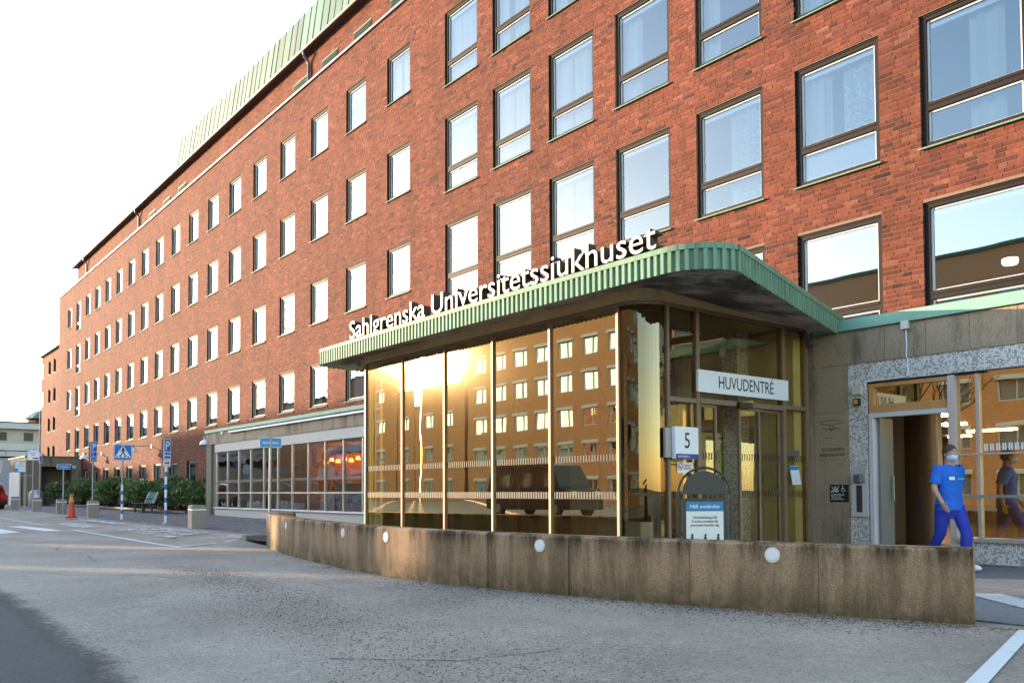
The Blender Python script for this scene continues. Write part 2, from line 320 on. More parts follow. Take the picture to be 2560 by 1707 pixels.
# pavement and kerb left of the curved wall, apron by the entrance
px = [x for x in xs if -140 <= x <= -19] + [-19.4]
sheet('pavement', px, [KY+.3, 9, 10.5, 12.9, 16], zp, M_PAVE)
mb = MB(); x = -120.0
kp = thing('kerb', 'row of pale granite kerb stones between pavement and carriageway', 'kerb', (-30, KY, zp(-30))); kp['kind'] = 'structure'
kerbs = []
while x < -19.7:
    l = random.uniform(.85, 1.1); kerbs.append((x, min(x+l-.012, -19.4))); x += l
for a, b in kerbs:
    z0, z1 = zp(a)-.25, zp((a+b)/2)+random.uniform(-.004, .004); q = MB()
    q.prism([(KY, z0), (KY, z1-.06), (KY+.05, z1-.01), (KY+.30, z1+.012), (KY+.30, z0)], 'x', a, b); q.build('kerb_stone', M_KERB, kp)
for k in range(5): MB().box(-19.42, -19.20, KY+k*1.0, KY+k*1.0+.985, -1.3, zp(-19)+.008).build('kerb_stone', M_KERB, kp)
ZPL = -1.09
sheet('plaza_paving', [-36, -20, -12, -7.5, -2.2, 2, 14], [8.05, 8.06, 9, 10, 11, 12.48], lambda x, y: ZPL-.004, mat('slab joint', (.04, .04, .042), .9))
# flush apron between wall foot and carriageway already belongs to the road; slabs seen right of the wall end
M_SLAB = mat('grey paving slab', (.17, .175, .18), .75, var=.22, vscale=25, bump=.25, bscale=120)
pav = bpy.data.objects['plaza_paving']
for i in range(18):
    for j in range(16):
        x0 = -5.6 + i*.42 + (.21 if j % 2 else 0); y0 = KY+.02 + j*.32
        q = MB().box(x0+.004, x0+.416, y0+.004, y0+.316, ZPL-.05, ZPL+random.uniform(.0, .004)); q.build('paving_slab', M_SLAB, pav)
sheet('plaza_edge', [-19.6, -12, -7, -3.25, -2, 2, 14], [KY, 7.7, 8.05], lambda x, y: ZPL-.006, mat('slab joint', (0, 0, 0)))

# painted markings (worn)
def paint(name, wear, col=(.62, .62, .60), sc=9.0, stretch=(1, 1, 1)):
    if name in MATS: return MATS[name]
    m = bpy.data.materials.new(name); m.use_nodes = True; t = m.node_tree; N = t.nodes; L = t.links; b = N['Principled BSDF']; out = N['Material Output']
    b.inputs['Base Color'].default_value = (*col, 1); b.inputs['Roughness'].default_value = .75
    g = N.new('ShaderNodeNewGeometry'); mp = N.new('ShaderNodeMapping'); mp.inputs['Scale'].default_value = stretch; L.new(g.outputs['Position'], mp.inputs[0])
    n = N.new('ShaderNodeTexNoise'); n.inputs['Scale'].default_value = sc; n.inputs['Detail'].default_value = 8; n.inputs['Roughness'].default_value = .8; L.new(mp.outputs[0], n.inputs['Vector'])
    r = N.new('ShaderNodeMapRange'); r.inputs[1].default_value = wear-.05; r.inputs[2].default_value = wear+.05; L.new(n.outputs[0], r.inputs[0])
    tr = N.new('ShaderNodeBsdfTransparent'); mx = N.new('ShaderNodeMixShader'); L.new(r.outputs[0], mx.inputs[0]); L.new(tr.outputs[0], mx.inputs[1]); L.new(b.outputs[0], mx.inputs[2]); L.new(mx.outputs[0], out.inputs[0])
    MATS[name] = m; return m
P_GOOD = paint('road paint', .36); P_WORN = paint('worn road paint', .50, sc=6); P_RAG = paint('ragged road paint', .54, sc=5, stretch=(.35, 2.2, 1)); P_OLD = paint('old road paint', .40, (.5, .5, .48), 14)
def mark(name, pts, m, zf=zr, dz=.008, label=None):
    """Painted strip through quads of ground points, following the ground."""
    q = MB()
    a, b, c, d = [Vector((p[0], p[1])) for p in pts]; n = 8
    for k in range(n):
        t0, t1 = k/n, (k+1)/n; P = [a.lerp(b, t0), a.lerp(b, t1), d.lerp(c, t1), d.lerp(c, t0)]
        q.quad(*[(p.x, p.y, zf(p.x, p.y)+dz) for p in P])
    o = q.build(name, m); o['kind'] = 'structure'; return o
def line(name, p, q, w, m, zf=zr, dz=.008):
    p, q = Vector(p), Vector(q); n = (q-p).normalized(); n = Vector((-n.y, n.x))*w/2
    return mark(name, (p+n, q+n, q-n, p-n), m, zf, dz)
line('bay_line', (-60, 5.02), (-32.4, 5.52), .12, P_OLD); line('bay_line', (-28.0, 5.6), (-18.72, 5.83), .11, P_GOOD); line('bay_line', (-18.68, 5.8), (-19.5, 7.35), .10, P_GOOD, zr, .035)
mark('crossing_stripe', ((-31.94, 4.84), (-27.75, 5.28), (-27.64, 4.78), (-32.0, 4.40)), P_GOOD)
mark('crossing_stripe', ((-32.4, 3.75), (-27.5, 4.14), (-27.0, 3.60), (-32.4, 3.2)), P_GOOD)
mark('crossing_stripe', ((-32.86, 6.0), (-32.39, 6.55), (-28.46, 6.42), (-28.5, 5.86)), P_WORN, zr, .025)
mark('crossing_stripe', ((-33.78, 7.0), (-33.69, 7.36), (-28.85, 7.38), (-29.1, 6.98)), P_WORN, zr, .03)
mark('crossing_stripe', ((-33.0, 2.5), (-27.6, 2.7), (-27.4, 2.2), (-33.0, 2.0)), P_GOOD)
mark('worn_bay_symbol', ((-26.4, 6.35), (-21.3, 6.35), (-21.6, 7.40), (-27.2, 7.38)), P_RAG, zr, .03)
line('edge_line', (-3.9, 9.25), (-2.7, 8.2), .34, P_OLD, lambda x, y: ZPL+.006, .004); line('edge_line', (-2.7, 8.2), (-.5, 7.6), .34, P_OLD, lambda x, y: ZPL+.006, .004)
line('bay_line', (-2.72, 7.2), (-2.12, 4.85), .105, P_GOOD); line('bay_line', (-2.2, 4.95), (1.5, 4.3), .12, P_GOOD)
0 and line('tar_seam', (-9.9, 4.66), (-8.8, 4.56), .03, mat('tar', (.012, .012, .012), .5))
M_CRACK = mat('crack', (.018, .016, .015), .95)
for pts_ in ([(-9.9, 4.66), (-9.3, 4.60), (-8.8, 4.57)], [(-21, 3.9), (-19.5, 3.6), (-17.6, 3.75), (-15.9, 3.5)], [(-14.5, 2.2), (-13.2, 2.6), (-12.5, 3.4), (-11.2, 3.7)], [(-5.2, 2.6), (-4.6, 3.2), (-4.5, 4.0)]):
    q = MB(); J = jag(pts_, .12, .03)
    for a, b in zip(J[:-1], J[1:]):
        d = (Vector(b)-Vector(a)).normalized(); n_ = Vector((-d.y, d.x))*random.uniform(.003, .008); q.quad(*[(v.x, v.y, zr(v.x, v.y)+.005) for v in (Vector(a)+n_, Vector(b)+n_, Vector(b)-n_, Vector(a)-n_)])
    q.build('asphalt_crack', M_CRACK, kind='structure')
# loose grit at the wall foot and over the road
grit = MB()
def stone(x, y, z, s):
    i = len(grit.v); a = random.uniform(0, 6.28); c, d = math.cos(a), math.sin(a); sx, sy, sz = s*random.uniform(.7, 1.4), s*random.uniform(.5, 1), s*random.uniform(.4, .8)
    for ux, uy, uz in ((1, 0, 0), (0, 1, 0), (-1, 0, 0), (0, -1, 0), (0, 0, 1)):
        grit.v.append((x+(ux*c*sx-uy*d*sy), y+(ux*d*sx+uy*c*sy), z+uz*sz))
    for k in range(4): grit.f.append((i+k, i+(k+1) % 4, i+4))
M_GRIT = mat('grit', (.06, .048, .04), .85, var=.6, vscale=40)
M_LEAF = mat('fallen leaves', (.19, .12, .055), .8, var=.5, vscale=30)
WALLPATH = [(-18.55, 8.35), (-18.72, 8.0), (-18.50, 7.68), (-17.6, 7.28), (-15.47, 6.68), (-14.0, 6.36), (-12.05, 6.02), (-10.64, 5.84), (-9.08, 5.80), (-8.03, 5.92), (-6.75, 6.13), (-5.4, 6.44), (-4.24, 6.80), (-3.11, 7.21)]
for k in range(5200):
    i = random.choices(range(3, 13), [1, 1, 1, 2, 2, 3, 4, 5, 6, 8])[0]; a, b = Vector(WALLPATH[i]), Vector(WALLPATH[min(i+1, 13)]); t = random.random(); p = a.lerp(b, t)
    p += Vector((random.gauss(0, .05), -abs(random.expovariate(4.5))-.02)); stone(p.x, p.y, zr(p.x)+.001, random.uniform(.004, .010))
for k in range(9000):
    t = random.random(); x = -13 + 13*t + random.gauss(0, .5); y = 4.3 - 1.9*t + random.gauss(0, .42)*(.5+t); stone(x, y, zr(x)+.001, random.uniform(.0035, .0085))
for k in range(3500):
    x = random.uniform(-12, -1); y = random.uniform(.8, 6); stone(x, y, zr(x)+.001, random.uniform(.003, .006))
o = grit.build('grit', M_GRIT, kind='stuff'); tag(o, 'dark loose grit scattered over the asphalt', None)
grit = MB()
for k in range(420):
    t = random.random()**.7; x = -6.5 + 4.6*t; y = 6.2 + (x+6.5)*.29 - abs(random.gauss(0, .10)) - .04; stone(x, y, zr(x)+.002, random.uniform(.009, .022))
o = grit.build('leaf_litter', M_LEAF, kind='stuff')

# ------------------------------------------------------------------ hospital building: brick front, windows, roof
FY = 12.8; X0, SW, WW, HW = -18.992, 2.1442, 1.498, 2.02; XN, SN, WN, HN = -22.093, 2.6163, 1.307, 1.441
TOPS = [12.97, 10.066, 7.165, 4.30, 1.45]; XL, XR, ZB, ZT = -69.8, 1.2, -1.3, 14.25
bld = thing('hospital_building', 'long red brick hospital block with rows of windows and a green copper roof', 'building', (-35, 13.2, -1.2))
openings = []                                     # (x0, x1, z0, z1, kind)
for c in range(9):
    for r in range(4): openings.append((X0+c*SW, X0+c*SW+WW, TOPS[r]-HW, TOPS[r], 'wide'))
for c in range(18):
    xo = XN - c*SN - (0 if c < 16 else .15*(c-15))
    for r in range(5):
        if r == 4 and (c < 6 or c > 15): continue
        if r == 4: openings.append((xo, xo+1.25, (-.85 if c > 7 else -1.25), TOPS[4], 'ground' if c > 7 else 'tallground'))
        elif c == 16: openings.append((xo, xo+WN, TOPS[r]-HW, TOPS[r], 'tall'))
        else: openings.append((xo, xo+WN, TOPS[r]-HN, TOPS[r], 'narrow'))
openings.append((-36.25, XR-.1, ZB-.1, 2.26, 'shopfront'))
# wall backing with openings (mortar) incl. reveals
def wall_sheet(name, x0, x1, z0, z1, y, ops, m, parent, depth=.26):
    gx = sorted({x0, x1} | {v for o in ops for v in o[:2] if x0 < v < x1}); gz = sorted({z0, z1} | {v for o in ops for v in o[2:4] if z0 < v < z1}); q = MB()
    for a, b in zip(gx[:-1], gx[1:]):
        cx = (a+b)/2; mine = [o for o in ops if o[0] < cx < o[1]]; zs = z0
        segs = sorted((o[2], o[3]) for o in mine); cur = z0
        for s0, s1 in segs + [(z1, z1)]:
            if s0 > cur: q.quad((a, y, cur), (b, y, cur), (b, y, s0), (a, y, s0))
            cur = max(cur, s1)
    for o in ops:
        a, b, c, d = o[:4]; e = y+depth
        q.quad((a, y, c), (a, y, d), (a, e, d), (a, e, c)); q.quad((b, y, d), (b, y, c), (b, e, c), (b, e, d)); q.quad((a, y, d), (b, y, d), (b, e, d), (a, e, d)); q.quad((b, y, c), (a, y, c), (a, e, c), (b, e, c))
    return q.build(name, m, parent)
wall_sheet('wall', XL, XR, ZB, ZT, FY+.007, openings, M_MORTAR, bld)

def brick_rows(x0, x1, z0, z1, ops, course=.0744, bh=.0625, joint=.011):
    """Monk-bond courses clipped to the wall and its openings: array of x0,x1,z0,z1."""
    out = []; n = int((z1-z0)/course)
    for i in range(n):
        za = z0+i*course; zb = za+bh; zm = (za+zb)/2
        lens = []; tot = 0; ph = (0, .19, .06, .25)[i % 4] + random.uniform(-.012, .012)
        pat = [.25, .25, .12] if random.random() < .5 else [.25, .12]
        m = int((x1-x0)/.2)+8; L_ = np.array([pat[k % len(pat)] for k in range(m)]) + rng.normal(0, .003, m)
        s = x0 - ph - .3 + np.concatenate([[0], np.cumsum(L_+joint)[:-1]]); e = s + L_
        blocked = sorted((o[0], o[1]) for o in ops if o[2] < zb-.012 and o[3] > za+.012)
        cur = x0; ivs = []
        for a, b in blocked + [(x1, x1)]:
            if a-cur > .03: ivs.append((cur, a))
            cur = max(cur, b)
        for a, b in ivs:
            ss = np.clip(s, a, b); ee = np.clip(e, a, b); k = (ee-ss) > .035
            if not k.any(): continue
            ss = ss[k].copy(); ee = ee[k].copy(); ss[0] = a; ee[-1] = b; k = np.ones(len(ss), bool)
            out.append(np.stack([ss, ee, np.full(k.sum(), za), np.full(k.sum(), zb)], 1))
    return np.concatenate(out)
def bricks_mesh(name, B, y, depth, material, axis='x'):
    n = len(B); yj = y + rng.normal(0, .0009, n); tl = rng.normal(0, .0007, n)
    x0, x1, z0, z1 = B.T; z0 = z0+tl; z1 = z1+tl; yb = np.full(n, y+depth)
    V = np.empty((n, 8, 3), np.float32)
    for i, (a, b, c) in enumerate(((x0, yj, z0), (x1, yj, z0), (x1, yj, z1), (x0, yj, z1), (x0, yb, z0), (x1, yb, z0), (x1, yb, z1), (x0, yb, z1))):
        V[:, i, 0], V[:, i, 1], V[:, i, 2] = (a, b, c) if axis == 'x' else (-b, a, c)
    F = np.array([[0, 1, 2, 3], [0, 3, 7, 4], [1, 5, 6, 2], [3, 2, 6, 7], [0, 4, 5, 1]], np.int32)
    idx = (F[None] + 8*np.arange(n, dtype=np.int32)[:, None, None]).reshape(-1)
    me = bpy.data.meshes.new(name); me.vertices.add(n*8); me.vertices.foreach_set('co', V.reshape(-1)); nf = n*5
    me.loops.add(nf*4); me.loops.foreach_set('vertex_index', idx); me.polygons.add(nf)
    me.polygons.foreach_set('loop_start', np.arange(0, nf*4, 4, dtype=np.int32)); me.polygons.foreach_set('loop_total', np.full(nf, 4, np.int32))
    at = me.attributes.new('rnd', 'FLOAT', 'FACE'); at.data.foreach_set('value', np.repeat(rng.random(n), 5).astype(np.float32))
    me.update(calc_edges=True); me.shade_flat(); me.materials.append(material); return me
B = brick_rows(XL, XR, ZB, ZT, openings)
def px(x, y, z):
    d = Vector((x, y, z)); w = d.dot(fwd); return (1280 + 2135.5*d.dot(r2)/w, 1147.1 - 2135.5*d.dot(u2)/w, w)
# the 300 bricks that show largest are parts of their own
hid = lambda b: b[3] < 2.72 or (b[2] < 3.1 and b[0] < -7.3)
cand = []
for i, b in enumerate(B):
    if b[1]-b[0] < .2 or b[0] < -9: continue
    u, v, w = px((b[0]+b[1])/2, FY, b[2])
    if 20 < u < 2535 and 20 < v < 1660 and not hid(b): cand.append((-(px(b[1], FY, b[2])[0]-px(b[0], FY, b[2])[0]), i))
cand.sort(); pick = [i for _, i in cand[:298]]; rest = np.ones(len(B), bool); rest[pick] = False
proto = {}
for i in pick:
    b = B[i]; l = round((b[1]-b[0])*200)/200
    if l not in proto: proto[l] = [bricks_mesh('brick', np.array([[0, b[1]-b[0], 0, b[3]-b[2]]]), 0, .13, M_BRICK) for _ in range(3)]
    inst('brick', random.choice(proto[l]), Vector((b[0], FY, b[2]))-bld.location, bld)
o = bpy.data.objects.new('brickwork', bricks_mesh('brickwork', B[rest], FY, .13, M_BRICK)); COL.objects.link(o); o.parent = bld; o.location = -bld.location; o['kind'] = 'stuff'

# windows: frame (dark), inner white frame, pane(s), blind rail, copper sill, curtain behind
def frame_mb(w, h, tr=None, t=.085, y0=.045, y1=.145):
    q = MB(); q.box(0, t, y0, y1, 0, h); q.box(w-t, w, y0, y1, 0, h); q.box(t, w-t, y0, y1, h-t, h); q.box(t, w-t, y0, y1, 0, t*.75)
    q.box(.012, w-.012, y0-.012, y0-.002, h-.03, h-.006)
    if tr: q.box(t, w-t, y0+.002, y1, tr-.065, tr+.065); q.box(t, w-t, y0-.010, y0, tr+.01, tr+.035)
    return q
def inner_mb(w, h, tr=None, t=.085, i=.032):
    q = MB(); y0, y1 = .085, .120; spans = [(t*.75, h-t)] if not tr else [(t*.75, tr-.065), (tr+.065, h-t)]
    for a, b in spans: q.box(t, t+i, y0, y1, a, b); q.box(w-t-i, w-t, y0, y1, a, b); q.box(t+i, w-t-i, y0, y1, b-i, b); q.box(t+i, w-t-i, y0, y1, a, a+i*.6)
    return q
def pane_mb(w, a, b, t=.085, i=.032): return MB().quad((t+i, .103, a), (w-t-i, .103, a), (w-t-i, .103, b), (t+i, .103, b))
def blind_mb(w, h, t=.085, i=.032):
    q = MB(); q.box(t+i, w-t-i, .135, .17, h-t-i-.075, h-t-i-.012)
    for k in range(3): x = t+i+.06+(w-2*t-2*i-.12)*k/2; q.box(x-.01, x+.01, .125, .135, h-t-i-.085, h-t-i)
    return q
def curtain_mb(w, a, b, x0, x1, y=.25):
    q = MB(); n = max(3, int((x1-x0)/.07))
    for k in range(n):
        xa, xb = x0+(x1-x0)*k/n, x0+(x1-x0)*(k+1)/n; ya, yb = y+.035*math.sin(k*2.3), y+.035*math.sin((k+1)*2.3); q.quad((xa, ya, a), (xb, yb, a), (xb, yb, b), (xa, ya, b))
    return q
def tmesh(q, m, name):
    me = bpy.data.meshes.new(name); me.from_pydata(q.v, [], q.f); me.materials.append(m); return me
M_CURT = [mat('white curtain', (.36, .39, .43), .9), mat('pale green curtain', (.36, .42, .34), .9), mat('patterned curtain', (.38, .42, .44), .9, var=.5, vscale=14, dark=(.26, .32, .35), dscale=16, dlo=.5, dhi=.56), mat('cream curtain', (.36, .39, .38), .9)]
TYPES = {'narrow': (WN, HN, None), 'wide': (WW, HW, .61), 'tall': (WN, HW, .56), 'ground': (1.25, 2.30, None), 'tallground': (1.25, 2.70, None)}
LIB = {}
for k, (w, h, tr) in TYPES.items():
    sp = [(.075, h-.09)] if not tr else [(tr+.065, h-.09), (.075, tr-.065)]
    d = dict(frame=tmesh(frame_mb(w, h, tr), M_FRAME, 'window'), inner=tmesh(inner_mb(w, h, tr), M_WHITE, 'inner_frame'), pane=[tmesh(pane_mb(w, a, b), M_PANE, 'pane') for a, b in sp], pane3=[tmesh(pane_mb(w, a, b), M_PANE3, 'pane') for a, b in sp], blind=tmesh(blind_mb(w, h), M_BLIND, 'blind_rail'))
    q = MB(); q.prism([(-.055, -.05), (-.055, -.03), (.06, .012), (.06, -.02)], 'x', -.03, w+.03); d['sill'] = tmesh(q, M_COPPER2 if k == 'wide' else M_COPPER, 'sill')
    lo, hi = .05, h-.16
    d['curt'] = [tmesh(curtain_mb(w, lo, hi, .06, w-.06), M_CURT[0], 'curtain'), tmesh(curtain_mb(w, lo, hi, .06, w*.36), M_CURT[0], 'curtain'), tmesh(curtain_mb(w, lo, hi, w*.42, w*.74), M_CURT[1], 'curtain'), tmesh(curtain_mb(w, lo, hi, w*.5, w-.06, .27), M_CURT[2], 'curtain'), tmesh(curtain_mb(w, lo, hi, .06, w*.30, .23), M_CURT[3], 'curtain')]
    d['roll'] = [tmesh(MB().quad((.1, .18, h*v_), (w-.1, .18, h*v_), (w-.1, .18, h-.1), (.1, .18, h-.1)), M_BLIND, 'roller_blind') for v_ in (.35, .62)]
    d['screen'] = tmesh(MB().box(.11, w-.11, .16, .17, .06, (tr or .9)-.07), mat('frosted film', (.62, .64, .68), .5), 'privacy_screen')
    LIB[k] = d
rw = random.Random(3)
for (a, b, c, d, kind) in openings[:-1]:
    lib = LIB[kind]; f = inst('window', lib['frame'], Vector((a, FY, c))-bld.location, bld)
    inst('inner_frame', lib['inner'], (0, 0, 0), f); [inst('pane', p, (0, 0, 0), f) for p in (lib['pane3'] if kind == 'wide' and d < 4.5 and a > -14.5 else lib['pane'])]
    if kind != 'narrow' or rw.random() < .5: inst('blind_rail', lib['blind'], (0, 0, 0), f)
    if 'ground' not in kind: inst('sill', lib['sill'], (0, 0, 0), f)
    p = rw.random()
    if kind == 'narrow' or kind == 'tall':
        if abs(a-(XN-7*SN)) < .2: inst('curtain', lib['curt'][1], (0, 0, 0), f)
        elif p < .8: inst('curtain', lib['curt'][0], (0, 0, 0), f)
        else: inst('curtain', lib['curt'][1], (0, 0, 0), f); inst('curtain', lib['curt'][3], (0, 0, 0), f)
        if rw.random() < .22: inst('roller_blind', lib['roll'][rw.randrange(2)], (0, 0, 0), f)
    elif kind == 'wide':
        col = round((a-X0)/SW); row = min(range(4), key=lambda r: abs(TOPS[r]-d))
        if (col, row) in ((3, 2), (5, 3), (6, 3), (7, 3)): continue
        if (col, row) == (5, 2): inst('privacy_screen', lib['screen'], (0, 0, 0), f); sel = [4, 3, 1]
        elif (col, row) == (4, 2): sel = [2, 3]
        elif (col, row) == (6, 2): sel = [2]
        elif row == 3: sel = [1]
        else: sel = rw.choice([[1], [1, 2], [4], [4, 2], [0], [1, 3]])
        for s in sel: inst('curtain', lib['curt'][s], (0, 0, 0), f)
    else:
        if p < .5: inst('curtain', lib['curt'][rw.choice([1, 4])], (0, 0, 0), f)
# interior: floors, rear wall and partitions seen through the panes
M_ROOM = mat('room wall', (.52, .53, .54), .9); q = MB()
for z in (1.62, 4.50, 7.40, 10.28, 13.2): q.box(XL+.1, XR-.1, FY+.28, 17, z, z+.22)
q.box(XL+.1, XR-.1, 17, 17.2, 1.6, 14).box(XL+.1, -7.95, 17, 17.2, -1.2, 1.62).box(XL+.1, XR, FY+.28, 17, -1.4, -1.2); q.box(XL, XL+.1, FY+.1, 17.2, -1.2, 14.2); q.box(XR-.1, XR, FY+.1, 17.2, -1.2, 14.2)
for c in range(-1, 10, 2): x = X0+c*SW-.32; q.box(x-.06, x+.06, FY+.28, 17, 1.7, 13.2)
for c in range(0, 18, 2): x = XN-c*SN-.65; q.box(x-.06, x+.06, FY+.28, 17, -1.2, 13.2)
q.build('interior', M_ROOM, bld)
M_LAMPON = mat('lit lamp', (.9, .8, .6), .5, emit=(1, .70, .36), estr=1.0)
for (x, y, z) in ((-11.55, 14.2, 6.36), (-5.35, 13.9, 3.45), (-4.75, 14.6, 2.95), (-13.6, 14.4, 9.3)):
    q = MB().lathe([(0.001, -.07), (.10, -.07), (.115, -.03), (.11, .02), (.05, .03), (.001, .03)], 16, (x, y, z)); q.build('ceiling_lamp', M_LAMPON, bld, smooth=True)
for (x, y, z) in ((-8.4, 13.55, 5.62), (-4.9, 13.6, 5.72)):
    q = MB().lathe([(.13, -.13), (.085, .06)], 14, (x, y, z)); q.tube((x, y, z-.45), (x, y, z-.1), .012); q.build('table_lamp', M_WHITE, bld)

# parapet coping, attic storey, eaves, mansard
MB().prism([(FY-.07, 14.25), (FY-.07, 14.33), (13.3, 14.37), (13.3, 14.25)], 'x', XL-.05, XR).build('parapet_coping', M_CAP, bld)
AY = 13.15
MB().quad((-65.6, AY+.008, 14.3), (XR, AY+.008, 14.3), (XR, AY+.008, 15.85), (-65.6, AY+.008, 15.85)).quad((-65.6, AY+.008, 14.3), (-65.6, AY+.008, 15.85), (-65.6, 18, 15.85), (-65.6, 18, 14.3)).build('attic_wall', M_MORTAR, bld)
vents = [(x*.953, 1.22) for x in (-31.03, -28.55, -26.1, -23.6, -50.6, -47.9, -45.3, -21.1)]
vo = [(x, x+w, 14.60, 15.06) for x, w in vents]
o = bpy.data.objects.new('attic_brickwork', bricks_mesh('attic_brickwork', brick_rows(-65.6, XR, 14.38, 15.75, vo), AY, .1, M_BRICK)); COL.objects.link(o); o.parent = bld; o.location = -bld.location; o['kind'] = 'stuff'
for x, w in vents:
    q = MB().box(x, x+w, AY-.02, AY+.05, 15.02, 15.06).box(x, x+w, AY-.02, AY+.05, 14.60, 14.64); v = q.build('vent_grille', M_COPPER, bld)
    for k in range(6): z = 14.65+k*.063; MB().prism([(AY-.035, z), (AY+.05, z+.075), (AY+.05, z+.06), (AY-.035, z-.012)], 'x', x, x+w).build('louvre', M_COPPER, v)
MB().prism([(12.93, 15.76), (12.93, 15.84), (13.3, 15.86), (13.3, 15.80)], 'x', -66.2, XR).build('eaves_soffit', mat('eaves board', (.12, .07, .045), .7, var=.2, vscale=4), bld)
q = MB(); g_ = [(math.cos(t)*.085, math.sin(t)*.085) for t in [math.pi+math.pi*k/8 for k in range(9)]]; g_ += [(a*.86, b*.86) for a, b in reversed(g_)]
q.prism([(12.87+a*.8, 15.76+b*.8) for a, b in g_], 'x', -66.2, XR); q.build('gutter', M_GUTTER, bld)
MB().box(-66.2, XR, 12.92, 12.99, 15.80, 15.93).build('eaves_fascia', M_GUTTER, bld)
MB().quad((-66.2, 12.93, 15.93), (-43.0, 12.93, 15.93), (-43.0, 19, 16.2), (-66.2, 19, 16.2)).build('low_roof', M_COPPER, bld)
# mansard: each standing-seam copper tray is a part
mx0 = -43.2; rr = random.Random(5)
MB().quad((mx0, 12.97, 15.93), (XR, 12.97, 15.93), (XR, 13.17, 17.40), (mx0+.2, 13.17, 17.40)).quad((mx0, 12.97, 15.93), (mx0+.2, 13.17, 17.40), (mx0+.2, 19, 17.40), (mx0, 19, 15.93)).quad((mx0+.2, 13.17, 17.40), (XR, 13.17, 17.40), (XR, 19, 17.6), (mx0+.2, 19, 17.6)).build('mansard_roof', M_COPPER, bld)
cop = [mat('copper tray %s' % n, c, .6, var=.22, vscale=2.5, stretch=(2.5, 2.5, .3), dark=d, dscale=3, dlo=.55, dhi=.8) for n, c, d in (('mid', (.055, .112, .078), (.034, .055, .036)), ('pale', (.08, .15, .11), (.05, .08, .055)), ('dull', (.045, .082, .055), (.03, .042, .024)), ('fresh', (.065, .165, .12), (.05, .10, .07)))]
x = mx0
while x < -16.5:
    w = rr.uniform(.46, .62); d = rr.uniform(0, .008)
    MB().quad((x+.01, 12.955-d, 15.935), (x+w-.01, 12.955-d, 15.935), (x+w-.01, 13.155-d, 17.41), (x+.01+(.2 if x == mx0 else 0), 13.155-d, 17.41)).build('copper_tray', rr.choices(cop, [5, 4, 3, 1])[0], bld)
    s = MB(); s.prism([(12.93, 15.935), (13.135, 17.425), (13.16, 17.425), (12.955, 15.935)], 'x', x+w-.013, x+w+.013); s.build('standing_seam', cop[0], bld); x += w
for dx in (-28.15, -50.0, -62.6):
    q = MB().path([(dx, 12.88, 15.72), (dx, 12.90, 15.58), (dx, 13.06, 15.42), (dx, 13.08, 15.3), (dx, 13.08, 14.34)], .055, 10); q.build('downpipe', M_CAP, bld, smooth=True)

# set-back wing beyond the left end
wing = thing('brick_wing', 'lower red brick wing set back at the far left end of the block', 'building', (-93, 18, -1.4)); WYY = 17.2
wops = [(x, x+1.15, z-1.42, z) for x in (-98.9, -96.3, -93.8) for z in (13.5, 10.56, 7.62, 4.7)]
wall_sheet('wall', -102.6, -72, -1.6, 14.35, WYY+.011, wops, M_MORTAR, wing)
o = bpy.data.objects.new('brickwork', bricks_mesh('brickwork', brick_rows(-102.6, -84, -1.5, 14.3, wops, .0744*2, .0625*2), WYY, .13, M_BRICK)); COL.objects.link(o); o.parent = wing; o.location = -wing.location; o['kind'] = 'stuff'
MB().prism([(WYY-.35, 14.30), (WYY-.35, 14.48), (23, 16.2), (23, 15.9)], 'x', -103.1, -72).build('roof', M_COPPER, wing)
MB().quad((-102.6, WYY, -1.6), (-102.6, WYY, 14.3), (-102.6, 24, 14.3), (-102.6, 24, -1.6)).build('gable_wall', M_BRICK, wing)
MB().path([(-102.9, WYY-.3, 14.3), (-102.7, WYY-.08, 13.6), (-102.7, WYY-.08, -1.4)], .06, 8).build('downpipe', M_GUTTER, wing)
for (a, b, c, d) in wops:
    f = MB().box(a, a+.09, WYY+.1, WYY+.2, c, d).box(b-.09, b, WYY+.1, WYY+.2, c, d).box(a, b, WYY+.1, WYY+.2, d-.09, d).box(a, b, WYY+.1, WYY+.2, c, c+.07).build('window', M_FRAME, wing)
    MB().quad((a+.09, WYY+.16, c), (b-.09, WYY+.16, c), (b-.09, WYY+.16, d), (a+.09, WYY+.16, d)).build('pane', M_PANE, f); MB().box(a-.03, b+.03, WYY-.05, WYY+.1, c-.05, c).build('sill', M_COPPER, f)
for z in (13.5, 10.56):
    f = MB().box(-102.4, -101.1, WYY-.03, WYY+.02, z-1.5, z).build('louvre_panel', M_COPPER2, wing)
    for k in range(3): MB().box(-102.3+k*.42, -102.3+k*.42+.30, WYY-.05, WYY-.03, z-1.42, z-.08).build('louvre', M_COPPER, f)
MB().box(-102.5, -72, WYY+.6, WYY+.7, -1.5, 14.2).build('interior', M_DARK, wing)

